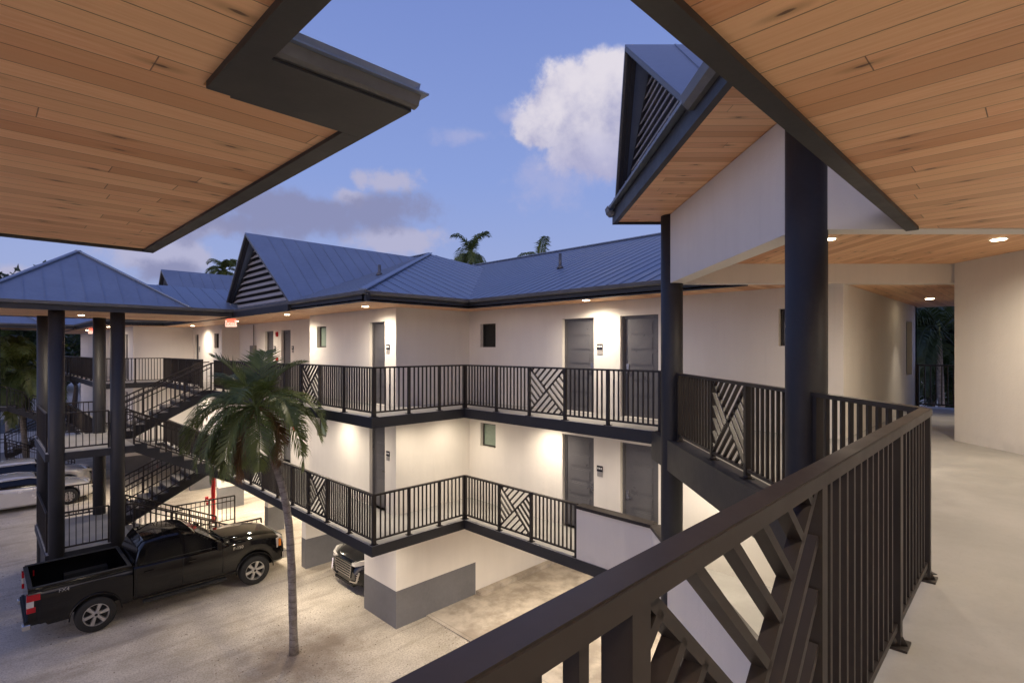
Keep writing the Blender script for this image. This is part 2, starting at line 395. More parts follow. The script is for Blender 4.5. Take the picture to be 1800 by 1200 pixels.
def text_mesh(txt, size, mat, parent, loc, rot, name='lettering', ext=.002):
    cu = bpy.data.curves.new(name, 'FONT'); cu.body = txt; cu.size = size; cu.extrude = ext; cu.align_x = 'CENTER'; cu.align_y = 'CENTER'
    tmp = bpy.data.objects.new('tmp', cu); COL.objects.link(tmp); bpy.context.view_layer.update()
    dg = bpy.context.evaluated_depsgraph_get(); me = bpy.data.meshes.new_from_object(tmp.evaluated_get(dg)); bpy.data.objects.remove(tmp)
    me.materials.clear(); me.materials.append(M[mat]); o = bpy.data.objects.new(name, me); COL.objects.link(o)
    o.parent = parent; o.location = loc; o.rotation_euler = rot
    return o

# ------------------------------------------------------------------ ground
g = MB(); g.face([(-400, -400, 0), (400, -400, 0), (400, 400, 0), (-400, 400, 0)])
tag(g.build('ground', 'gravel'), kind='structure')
g = MB(); g.prism([(8.15, -6), (30, -6), (30, 11.26), (8.15, 11.26)], 0.001, .03)
g.box(9.83, 22, 11.06, 11.255, .031, .13)
tag(g.build('pavement', 'apron'), kind='structure')
g = MB(); g.prism([(-60, 60), (60, 60), (60, 72), (-60, 72)], .001, .012)
tag(g.build('road', 'asphalt'), kind='structure')
g = MB()
for k in range(300):
    r = abs(random.gauss(0, 1.5)); an = random.random() * 6.28
    if k % 3 == 0: x, y = random.uniform(1, 8), random.uniform(8.5, 16)
    else: x, y = 5.04 + r * cos(an), 11.98 + r * sin(an)
    s_ = random.uniform(.008, .026); th = random.random() * 6.28; z = .012 + random.random() * .01
    dx, dy = s_ * cos(th), s_ * sin(th); nx, ny = -dy * .35, dx * .35
    g.face([(x - dx, y - dy, z), (x + nx, y + ny, z + .006), (x + dx, y + dy, z), (x - nx, y - ny, z - .004)])
tag(g.build('leaf_litter', 'litter', recalc=False), 'dry brown leaf bits scattered over the gravel around the palm trunk', 'leaf litter', kind='stuff')
g = MB()
for (x0, x1, y0, y1) in ((11.2, 11.9, 7.9, 7.95), (11.2, 11.9, 8.65, 8.7), (11.2, 11.25, 7.95, 8.65), (11.85, 11.9, 7.95, 8.65)): g.box(x0, x1, y0, y1, .03, .036)
tag(g.build('hatch_frame', 'trim'), 'pale square outline of a hatch set in the stained concrete', 'hatch')

# ------------------------------------------------------------------ apartment building
BLD = empty('apartment_building', (12, 12, 0), 'white three storey gallery apartment building with blue metal roofs round a gravel court', 'building')
def bb(mb, name, mats, **k):
    mb.bm.transform(Matrix.Translation((-12, -12, 0))); return mb.build(name, mats, BLD, **k)
D3 = 29.3
FOOT = [(-14, .64), (4.12, .64), (8.40, 4.92), (8.40, 10.04), (5.87, 10.04), (5.87, 27.9), (3.62, 27.9), (3.62, 47), (17, 47), (17, -9), (-14, -9)]
# slabs (top concrete, dark edge, cream underside)
for z in (L1, L2):
    mb = MB(); mb.prism(FOOT, z - .225, z, (0, 1, 2)); bb(mb, 'gallery_slab', ['floor', 'navy', 'cream'])
def dia(e1, e2): return ((e1 + e2) * R2, (e2 - e1) * R2)
# deeper slab-edge beam on the diagonal, just proud
for z in (L1, L2):
    mb = MB(); mb.prism([dia(2.455, 3.42), dia(2.72, 3.42), dia(2.72, 9.42), dia(2.455, 9.42)], z - .47, z + .004, (0, 0, 0))
    bb(mb, 'edge_beam', 'navy')
# walls
def wall(p0, p1, z0, z1, ops=(), th=.2, side=1, name='wall', mat='stucco', capz=True, tagm=None):
    "front plane p0->p1; thickness goes to the left of travel when side=1. ops: (s0,s1,z0,z1)"
    p0 = Vector((p0[0], p0[1], 0)); p1 = Vector((p1[0], p1[1], 0)); L = (p1 - p0).length; d = (p1 - p0) / L
    n = Vector((-d.y, d.x, 0)) * side * th
    xs = sorted({0, L} | {o[0] for o in ops} | {o[1] for o in ops}); zs = sorted({z0, z1} | {o[2] for o in ops} | {o[3] for o in ops})
    def isop(a, b, c, e):
        mx, mz = (a + b) / 2, (c + e) / 2
        return any(o[0] < mx < o[1] and o[2] < mz < o[3] for o in ops)
    mb = MB(); P = lambda s_, z, k: p0 + d * s_ + n * k + Vector((0, 0, z))
    for a, b in zip(xs, xs[1:]):
        for c, e in zip(zs, zs[1:]):
            if isop(a, b, c, e): continue
            mb.face([P(a, c, 0), P(b, c, 0), P(b, e, 0), P(a, e, 0)]); mb.face([P(a, c, 1), P(b, c, 1), P(b, e, 1), P(a, e, 1)])
    for o in ops:
        a, b, c, e = o
        for q in (((a, c), (a, e)), ((b, c), (b, e)), ((a, c), (b, c)), ((a, e), (b, e))):
            (s1, zz1), (s2, zz2) = q; mb.face([P(s1, zz1, 0), P(s2, zz2, 0), P(s2, zz2, 1), P(s1, zz1, 1)])
    for s_ in (0, L): mb.face([P(s_, z0, 0), P(s_, z1, 0), P(s_, z1, 1), P(s_, z0, 1)])
    for z in (z0, z1): mb.face([P(0, z, 0), P(L, z, 0), P(L, z, 1), P(0, z, 1)])
    bmesh.ops.remove_doubles(mb.bm, verts=list(mb.bm.verts), dist=1e-5)
    return bb(mb, name, mat)
def add_door(p, d, n, width, z, h=2.13, hinge=1):
    "door leaf in an opening starting at p, running d, recessed along n"
    p = Vector((p[0] - 12, p[1] - 12, z)); d = Vector((d[0], d[1], 0)); n = Vector((n[0], n[1], 0)); U = Vector((0, 0, 1))
    f = MB()
    for (s0, s1, z0, z1) in ((0, .05, 0, h), (width - .05, width, 0, h), (.05, width - .05, h - .05, h)):
        q = p + n * .085
        c = [q + d * a + n * k + U * zz for zz in (z0, z1) for (a, k) in ((s0, 0), (s1, 0), (s1, .10), (s0, .10))]; f.hexa([c[0], c[1], c[2], c[3], c[4], c[5], c[6], c[7]])
    fr = f.build('door_frame', 'door', BLD)
    lf = MB(); q = p + n * .12
    def hb(s0, s1, z0, z1, k0, k1, m=lf): m.hexa([q + d * a + n * k + U * zz for zz in (z0, z1) for (a, k) in ((s0, k0), (s1, k0), (s1, k1), (s0, k1))])
    hb(.05, width - .05, .01, h - .05, 0, .045)
    ph = (h - .32) / 6
    for k in range(6):
        z0 = .12 + k * (ph + .02); hb(.17, width - .17, z0, z0 + ph - .02, -.006, 0); hb(.20, width - .20, z0 + .03, z0 + ph - .05, -.014, -.006)
    leaf = lf.build('door', 'door', BLD)
    hd = MB(); s0 = .12 if hinge > 0 else width - .12
    q2 = q + d * s0
    hd.hexa([q2 + d * a + n * k + U * zz for zz in (.93, 1.13) for (a, k) in ((-.03, -.02), (.03, -.02), (.03, 0), (-.03, 0))])
    hd.bar(q2 - n * .045 + U * .98, q2 - n * .045 + U * .98 + d * (.12 * (1 if hinge > 0 else -1)), .018, .02)
    hd.bar(q2 + U * .98, q2 - n * .05 + U * .98, .02, .02)
    hd.build('handle', 'chrome', leaf)
def add_window(p, d, n, width, z0, h, pane):
    p = Vector((p[0] - 12, p[1] - 12, z0)); d = Vector((d[0], d[1], 0)); n = Vector((n[0], n[1], 0)); U = Vector((0, 0, 1))
    f = MB(); q = p + n * .10; t_ = .04
    for (s0, s1, a0, a1) in ((0, t_, 0, h), (width - t_, width, 0, h), (t_, width - t_, 0, t_), (t_, width - t_, h - t_, h)):
        f.hexa([q + d * a + n * k + U * zz for zz in (a0, a1) for (a, k) in ((s0, 0), (s1, 0), (s1, .05), (s0, .05))])
    fr = f.build('window_frame', 'frame', BLD)
    g_ = MB(); g_.hexa([q + d * a + n * k + U * zz for zz in (t_, h - t_) for (a, k) in ((t_, .02), (width - t_, .02), (width - t_, .03), (t_, .03))])
    g_.build('pane', pane, fr)
WZ0, WZ1, DH = 1.50, 2.14, 2.16
TOP = CEIL + .02
# B wall (a = 9.8): travel +b, thickness away from the court (+a) = right side
def wall_units(p0, p1, side, doors, wins, z0=L1 + .002, z1=TOP):
    d = Vector((p1[0] - p0[0], p1[1] - p0[1])); L = d.length; d /= L; n = Vector((-d.y, d.x)) * side
    ops = []
    for z in (L1, L2):
        for (a, b, hg) in doors:
            ops.append((a, b, z + .002, z + DH))
            add_door((p0[0] + d.x * a, p0[1] + d.y * a), d, n, b - a, z, DH, hg)
        for (a, b, pn1, pn2) in wins:
            ops.append((a, b, z + WZ0, z + WZ1))
            add_window((p0[0] + d.x * a, p0[1] + d.y * a), d, n, b - a, z + WZ0, WZ1 - WZ0, pn1 if z == L1 else pn2)
    wall(p0, p1, z0, z1, ops, .2, side)
B0 = 2.30
wall_units((9.8, B0), (9.8, 11.5), -1, [(5.59 - B0, 6.50 - B0, -1), (7.20 - B0, 8.11 - B0, 1)], [(2.68 - B0, 3.28 - B0, 'pane_dark', 'pane_dark'), (10.42 - B0, 11.03 - B0, 'pane_green', 'pane_dark')])
wall((7.4, 11.5), (9.998, 11.5), L1 + .002, TOP, (), .2, 1)
wall_units((7.4, 11.702), (7.4, 16.4), -1, [(12.02 - 11.702, 12.78 - 11.702, 1)], [(15.28 - 11.702, 15.90 - 11.702, 'pane_green', 'pane_green')])
wall((7.602, 16.4), (8.1, 16.4), L1 + .002, TOP, (), .2, -1)
wall_units((8.1, 16.4), (8.1, 24.96), -1, [(19.55 - 16.4, 20.4 - 16.4, 1), (21.15 - 16.4, 22.0 - 16.4, 1)], [])
wall((7.602, 24.96), (8.1, 24.96), L1 + .002, TOP, (), .2, 1)
wall_units((7.4, 24.96), (7.4, D3), -1, [(28.35 - 24.96, 28.98 - 24.96, 1)], [(25.36 - 24.96, 25.98 - 24.96, 'pane_green', 'pane_dark')])
wall((5.0, D3), (7.598, D3), L1 + .002, TOP, (), .2, 1)
wall_units((5.0, D3 + .202), (5.0, 46.9), -1, [(1.0, 1.9, 1), (9, 9.9, 1)], [(4.5, 5.1, 'pane_green', 'pane_green')])
wall((5.0, 46.9), (16.9, 46.9), L1, TOP, (), .2, -1)
# passage wall (b = 2.3) running away, with slit window
wall((10.002, B0), (16.6, B0), L1 + .002, TOP, [(15.2 - 10, 15.95 - 10, L2 + .84, L2 + 2.1)], .2, 1)
add_window((15.2, B0), (1, 0), (0, 1), .75, L2 + .84, 1.26, 'pane_dark')
wall((16.6, B0), (16.6, 46.9), L1, TOP, (), .2, 1)
# diagonal lobby wall and its passages
pA = dia(7.0, 8.46); pB = dia(7.0, 4.40)
wall(pB, pA, L1 + .002, CEIL + .40, (), .2, -1)
wall((pA[0] + .0, pA[1]), (16.6, pA[1]), L1 + .002, TOP, (), .2, -1)
wall((-12, -.72), (6.7, -.72), L1 + .002, TOP, (), .2, -1)
wall((6.7, -.72), (6.7, -8.5), L1 + .002, TOP, (), .2, -1)
wall((pB[0], pB[1]), (pB[0], -8.5), L1 + .002, TOP, (), .2, 1)
# ground level: painted parking walls with grey dado, proud by 4 mm
def pier(x0, x1, y0, y1, gh=.92, gx=None):
    mb = MB(); mb.box(x0, x1, y0, y1, 0.0, L1 - .227); bb(mb, 'parking_wall', 'stucco')
    mb = MB(); e = .004
    mb.box(x0 - e, (x1 + e) if gx is None else gx, y0 - e, y1 + e, 0.0, gh); bb(mb, 'painted_base', 'greypaint')
pier(7.25, 22, 11.26, 12.78, .92, 9.82)
pier(7.25, 9.6, 16.35, 16.65)
pier(7.7, 8.3, 20.6, 20.95)
pier(7.3, 8.3, 25.0, 25.3)
pier(7.3, 9.6, 29.3, 29.6); pier(5.2, 7.0, 36, 36.3)
pier(14.8, 15.1, 12.8, 45)
pier(7.0, 7.25, -8, -2)
# columns of the corner porch
for e1, e2 in ((2.64, 4.80), (2.57, 8.60)):
    x, y = dia(e1, e2); mb = MB(); mb.tube([(x, y, z) for z in (0, 2, 4, 6, EYE + 2.14)], .171, 32); bb(mb, 'column', 'navy')
# white porch beams (bottom at +1.05)
ZB0 = EYE + 1.05; ZB1 = EYE + 2.13
mb = MB(); mb.prism([dia(2.50, 4.885), dia(2.74, 4.885), dia(2.74, 8.50), dia(2.50, 8.50)], ZB0, ZB1); bb(mb, 'porch_beam', 'stucco')
mb = MB(); mb.prism([dia(2.66, 4.68), dia(7.0, 4.68), dia(7.0, 4.883), dia(2.66, 4.883)], ZB0, ZB1); bb(mb, 'porch_beam', 'stucco')
mb = MB(); mb.prism([dia(2.50, 8.502), dia(7.2, 8.502), dia(7.2, 8.70), dia(2.50, 8.70)], ZB0, ZB1); bb(mb, 'porch_beam', 'stucco')
# soffits -------------------------------------------------------
def soffit(poly, z, mat, th=.03):
    mb = MB(); mb.prism(poly, z, z + th); return bb(mb, 'soffit', mat)
e2c = 8.702
def on_e2(e2, a): return (a, e2 / R2 - a)
ZS = EYE + 1.06
soffit([on_e2(e2c, 8.85), (8.85, 10.38), (5.88, 10.38), (5.88, 27.85), (3.58, 27.85), (3.58, 47.2), (16.9, 47.2), on_e2(e2c, 16.9)], ZS, 'woodx')
soffit([dia(2.74, 4.885), dia(7.0, 4.885), dia(7.0, 8.50), dia(2.74, 8.50)], EYE + 1.36, 'woodd')
soffit([(-12, .80), on_e2(4.678, 5.815), on_e2(4.678, 12.0), (-12, 4.678 / R2 - 12.0)], ZS, 'woody')
soffit([(-12, .90), (.64, .90), (.64, 2.39), (1.24, 2.39), (1.24, 6.74), (-3.8, 6.74), (-3.8, 2.39), (-12, 2.39)], ZS, 'woodx')
# fascias / eave boards
def eave(pts, zb, inner, h=.19, name='fascia', wd=.09, gut=True, gside=1):
    "board runs along pts; gutter on its outer side"
    for i in range(len(pts) - 1):
        p = Vector((pts[i][0], pts[i][1], 0)); q = Vector((pts[i + 1][0], pts[i + 1][1], 0)); d = (q - p).normalized(); n = Vector((-d.y, d.x, 0)) * gside
        mb = MB(); a, b = p - d * .0, q
        mb.hexa([a + Vector((0, 0, zb)), b + Vector((0, 0, zb)), b + n * -wd + Vector((0, 0, zb)), a + n * -wd + Vector((0, 0, zb)),
                 a + Vector((0, 0, zb + h)), b + Vector((0, 0, zb + h)), b + n * -wd + Vector((0, 0, zb + h)), a + n * -wd + Vector((0, 0, zb + h))])
        bb(mb, name, 'fascia')
        if gut:
            mb = MB(); z0 = zb + h - .055; z1 = zb + h + .03
            prof = [(.002, z0), (.05, z0), (.08, z0 + .02), (.09, z1), (.08, z1), (.07, z0 + .03), (.05, z0 + .012), (.002, z0 + .012)]
            mb.extr([p - d * .085 + n * k + Vector((0, 0, z + .0015 * (len(pts) + int(p.x * 7 + p.y * 3) % 3))) for k, z in prof], q - p + d * .17); bb(mb, 'gutter', 'gutter')
ZF = EYE + 1.04
eave([(8.85, on_e2(e2c, 8.85)[1] + .20), (8.85, 10.38)], ZF, 0)
mb = MB(); mb.box(8.85, 8.94, on_e2(e2c, 8.85)[1] + .01, on_e2(e2c, 8.85)[1] + .20, ZF, ZF + .19); bb(mb, 'fascia', 'fascia')
eave([(8.85, 10.38), (5.88, 10.38)], ZF, 0)
eave([(5.88, 10.29), (5.88, 27.85)], ZF, 0)
eave([(5.88, 27.85), (3.58, 27.85)], ZF, 0)
eave([(3.58, 27.76), (3.58, 47)], ZF, 0)
# our own wing: right fascia, left pavilion
eave([(.74, .87), (5.74, .87)], ZF - .01, 0, .24, gut=False, wd=.09, gside=1)
eave([(.64, 2.35), (.64, .87)], ZF - .01, 0, .24, gut=False, wd=-.10, gside=1)
mb = MB(); mb.box(.74, 1.33, 1.97, 2.39, ZF, ZF + .06); bb(mb, 'eave_board', 'fascia')
mb = MB(); mb.extr([(.70, 1.97, ZF + .012), (.70, 1.955, ZF + .012), (.70, 1.935, ZF + .02), (.70, 1.92, ZF + .062), (.70, 1.93, ZF + .062), (.70, 1.97, ZF + .062)], (.66, 0, 0)); bb(mb, 'gutter', 'gutter')
mb = MB(); mb.box(.66, 1.39, 1.90, 2.6, ZF + .064, ZF + .071); bb(mb, 'drip_edge', 'roof')
eave([(1.33, 2.392), (1.33, 6.83)], ZF, 0, .06, gut=False, wd=.09, gside=-1)
mb = MB(); mb.box(1.33, 1.345, 1.97, 6.84, ZF, ZF + .06); bb(mb, 'fascia', 'fascia')
mb = MB(); mb.box(-3.9, 1.325, 6.745, 6.83, ZF, ZF + .22); bb(mb, 'fascia', 'fascia')
mb = MB(); mb.box(-3.9, -3.8, 2.4, 6.74, ZF, ZF + .22); bb(mb, 'fascia', 'fascia')
# ---------------- roofs
def roof_plane(poly, spacing=.42, name='roof', th=.03, rib=.013, mat='roof'):
    P = [Vector(p) for p in poly]; N = (P[1] - P[0]).cross(P[2] - P[0])
    for i in range(2, len(P) - 1): N += (P[i] - P[0]).cross(P[i + 1] - P[0])
    N.normalize()
    if N.z < 0: N = -N; P = P[::-1]
    s = Vector((0, 0, 1)).cross(N).normalized(); t = N.cross(s).normalized()
    mb = MB(); mb.extr([p for p in P], -N * th)
    S = [(p.dot(s), p.dot(t)) for p in P]; k0 = P[0].dot(N); lo = min(a for a, b in S); hi = max(a for a, b in S)
    k = math.ceil(lo / spacing)
    while k * spacing < hi:
        x = k * spacing; k += 1; ts = []
        for i in range(len(S)):
            (a0, b0), (a1, b1) = S[i], S[(i + 1) % len(S)]
            if (a0 - x) * (a1 - x) < 0: ts.append(b0 + (b1 - b0) * (x - a0) / (a1 - a0))
        ts.sort()
        for i in range(0, len(ts) - 1, 2):
            if ts[i + 1] - ts[i] < .06: continue
            p = s * x + t * ts[i] + N * (k0 + rib / 2 + .001); q = s * x + t * ts[i + 1] + N * (k0 + rib / 2 + .001)
            mb.bar(p, q, .02, rib, up=N)
    return mb
def rp(poly, **k): return bb(roof_plane(poly, **k), 'roof', 'roof')
PT = .37; Z0 = EYE + 1.245
def zr(h): return Z0 + PT * h
# jut block with hips
h = 6.65; A0, B0_ = 5.80, 10.30
ap = (A0 + h, B0_ + h, zr(h))
rp([(A0, B0_, Z0), (A0 + 2 * h, B0_, Z0), ap])
rp([(A0, B0_, Z0), ap, (A0 + h, 34.5, zr(h)), (A0, 34.5, Z0)])
rp([(A0 + 2 * h, B0_, Z0), (A0 + 2 * h, 34.5, Z0), (A0 + h, 34.5, zr(h)), ap])
# main B wing
rp([(8.77, 3.75, Z0), (8.77, 21, Z0), (8.77 + 6.3, 21, zr(6.3)), (8.77 + 6.3, 3.75, zr(6.3))], spacing=.31)
rp([(8.77 + 12.6, 3.75, Z0), (8.77 + 12.6, 21, Z0), (8.77 + 6.3, 21, zr(6.3)), (8.77 + 6.3, 3.75, zr(6.3))])
# third wing
rp([(3.50, 27.77, Z0), (3.50 + 13.3, 27.77, Z0), (3.50 + h, 27.77 + h, zr(h))])
rp([(3.50, 27.77, Z0), (3.50 + h, 27.77 + h, zr(h)), (3.50 + h, 47.2, zr(h)), (3.50, 47.2, Z0)])
# hip and ridge caps
mb = MB()
for p, q in (((A0, B0_, Z0), ap), (ap, (A0 + h, 34.5, zr(h))), ((8.77 + 6.3, 3.75, zr(6.3)), (8.77 + 6.3, 18, zr(6.3)))):
    mb.bar(Vector(p) + Vector((0, 0, .035)), Vector(q) + Vector((0, 0, .035)), .16, .03)
bb(mb, 'ridge_cap', 'roof')
# our wing roof and near pavilion roof (seen only from elsewhere)
rp([(-12, .95, Z0), (5.6, .95, Z0), (5.6, -5.3, zr(6.25)), (-12, -5.3, zr(6.25))])
cx_, cy_ = -1.25, 4.4
for q in (((1.36, 1.92), (1.36, 6.90)), ((1.36, 6.90), (-3.95, 6.90)), ((-3.95, 6.90), (-3.95, 1.92)), ((-3.95, 1.92), (1.36, 1.92))):
    rp([(q[0][0], q[0][1], ZF + .11), (q[1][0], q[1][1], ZF + .11), (cx_, cy_, ZF + 1.25)], spacing=50)
# dormer-like louvred gables
def gable(T, half, zb, ht, depth, over, back, name_lbl=None, nl=12, lean=.22):
    "T: 4x4 frame; local x = out of the face, y = along the face, z up; face at x=0"
    def tr(mb, nm, mt):
        mb.bm.transform(T); return bb(mb, nm, mt)
    sl = ht / half
    # roof sheets: base edge y=+-half at z=zb, ridge z=zb+ht; outer edge raked forward (prow)
    for sg in (1, -1):
        A = Vector((over, sg * half, zb)); Bq = Vector((over + lean, 0, zb + ht)); Cq = Vector((-back, 0, zb + ht)); Dq = Vector((-back, sg * half, zb))
        N = (Bq - A).cross(Cq - A); N = N if N.z > 0 else -N; N.normalize()
        mb = MB(); mb.extr([A, Bq, Cq, Dq], -N * .03)
        k = 0
        n_r = int((back + over) / .42)
        for i in range(1, n_r):
            x = over - i * .42
            mb.bar(Vector((x, sg * (half - .02), zb + .02 * sl)) + N * .008, Vector((x, sg * .03, zb + ht - .03 * sl)) + N * .008, .02, .016, up=N)
        tr(mb, 'roof', 'roof')
        # rake fascia boards, two steps
        for (dx, dn, wdt, tk, mt) in ((-.02, -.04, .04, .012, 'gutter'), (-.06, -.055, .07, .03, 'fascia'), (-.11, -.065, .08, .06, 'navy')):
            p = Vector((over + dx, sg * half, zb)) + N * dn; q = Vector((over + lean + dx, 0, zb + ht)) + N * dn
            dd = (q - p).normalized(); mb = MB(); mb.bar(p + dd * .03, q - dd * abs(dn) * .9, wdt * .45 + .03, tk + abs(dn), up=N); tr(mb, 'rake_board', mt)
    # back panel and louvres
    rec = -.08; hz = zb + .04; hf = half * .93; hh = ht * .93
    mb = MB(); mb.extr([(rec, -hf, hz), (rec, hf, hz), (rec, 0, hz + hh)], (-.02, 0, 0)); tr(mb, 'gable_panel', 'black')
    step = hh / (nl + .6); mb = MB(); mf = MB()
    for i in range(nl):
        z = hz + .10 + i * step; wv = hf * (1 - (z - hz + .05) / hh)
        if wv < .05: break
        mb.hexa([(rec + .10, -wv, z), (rec + .10, wv, z), (rec + .02, wv, z + step * .52), (rec + .02, -wv, z + step * .52),
                 (rec + .11, -wv, z + .018), (rec + .11, wv, z + .018), (rec + .03, wv, z + step * .52 + .018), (rec + .03, -wv, z + step * .52 + .018)])
    tr(mb, 'louver', 'louver')
    mb = MB(); mb.box(rec + .01, rec + .13, -hf - .02, hf + .02, zb - .02, hz + .07); tr(mb, 'gable_sill', 'louver')
    mb = MB()
    for sg in (1, -1):
        p = Vector((rec + .06, sg * (hf - .03), hz)); q = Vector((rec + .06, 0, hz + hh - .06)); mb.bar(p, q, .07, .09, up=(1, 0, 0))
    tr(mb, 'gable_frame', 'navy')
def frame(ox, oy, ang): return Matrix.Translation((ox, oy, 0)) @ Matrix.Rotation(ang, 4, 'Z')
# gable over unit 1: face looks to -a
gable(frame(6.05, 16.95, pi), 2.78, EYE + 1.21, 2.28, 0, .17, 7.5, nl=11)
gable(frame(6.05, 27.3, pi), 2.78, EYE + 1.21, 2.28, 0, .17, 7.5, nl=11)
mb = MB(); mb.box(5.80, 5.875, 14.18, 19.72, EYE + 1.02, EYE + 1.24); bb(mb, 'gable_sill', 'navy')
# porch gable: faces -e1 (towards the court's opening)
gx, gy = dia(1.86, 6.95)
gable(frame(gx, gy, radians(135)), 1.86, EYE + 2.36, 1.60, 0, .17, 4.5, nl=12, lean=.22)
# porch roof: soffit, fascia, hip
PS = EYE + 2.14
soffit([dia(1.74, 3.9), dia(1.74, 8.98), dia(7.6, 8.98), dia(7.6, 3.9)], PS, 'woode')
for (q0, q1) in (((1.70, 3.8), (1.70, 9.06)), ((1.70, 9.06), (7.7, 9.06))):
    p = dia(*q0); q = dia(*q1); d = (Vector(q) - Vector(p)).normalized(); n = Vector((-d.y, d.x))
    if q0[0] == q1[0]: n = -Vector((R2, -R2)); n = n if True else n
    else: n = Vector((R2, R2))
    mb = MB(); I = -n * .07
    mb.prism([p, q, tuple(Vector(q) + I), tuple(Vector(p) + I)], PS - .03, PS + .20); bb(mb, 'fascia', 'fascia')
# gutters either side of the porch gable
for (a0, a1) in ((8.86, 9.10), (3.8, 5.02)):
    p = Vector(dia(1.70, a0)).to_3d(); q = Vector(dia(1.70, a1)).to_3d(); n = Vector((-R2, R2, 0)); mb = MB()
    prof = [(.002, PS + .10), (.05, PS + .10), (.10, PS + .15), (.12, PS + .235), (.105, PS + .235), (.085, PS + .165), (.002, PS + .13)]
    mb.extr([p + n * k + Vector((0, 0, z)) for k, z in prof], q - p); bb(mb, 'gutter', 'gutter')
E0, E1, F0, F1 = 1.60, 8.0, 3.7, 9.15; hz_ = (F1 - F0) / 2; zE = PS + .22
def d3(e1, e2, z): x, y = dia(e1, e2); return (x, y, z)
rp([d3(E0, F0, zE), d3(E0, F1, zE), d3(E0 + hz_, F0 + hz_, zE + PT * hz_)])
rp([d3(E0, F1, zE), d3(E0 + hz_, F0 + hz_, zE + PT * hz_), d3(E1, F0 + hz_, zE + PT * hz_), d3(E1, F1, zE)])
rp([d3(E0, F0, zE), d3(E1, F0, zE), d3(E1, F0 + hz_, zE + PT * hz_), d3(E0 + hz_, F0 + hz_, zE + PT * hz_)])
# little roof vents
for (x, y, hgt) in ((11.5, 9.6, .42), (8.2, 13.6, .30)):
    zz = zr(x - (8.77 if x > 11 else A0)); mb = MB(); mb.cyl(x, y, zz - .1, zz + hgt, .045, 12); mb.tube([(x, y, zz + .0), (x, y, zz + .10)], [.11, .05], 12); bb(mb, 'vent_pipe', 'gutter')
# fascia of the solid balcony wall on the first floor with dark coping
SW = [(8.41, 6.60), (8.41, 4.93), (4.13, .65)]
for i in range(2):
    wall(SW[i], SW[i + 1], L1 + .006, L1 + 1.0, (), .12, 1, name='balcony_wall')
    p, q = Vector(SW[i]).to_3d(), Vector(SW[i + 1]).to_3d(); d = (q - p).normalized(); n = Vector((-d.y, d.x, 0)); mb = MB()
    c = [p - n * .03, q - n * .03, q + n * .20, p + n * .20]
    if i == 0: c = [p - n * .03, q - n * .03 + d * .0, q + n * .20 - d * .0, p + n * .20]
    mb.hexa([v + Vector((0, 0, L1 + 1.002 - .001 * i)) for v in c] + [v + Vector((0, 0, L1 + 1.065 - .001 * i)) for v in c]); bb(mb, 'coping', 'bronze')

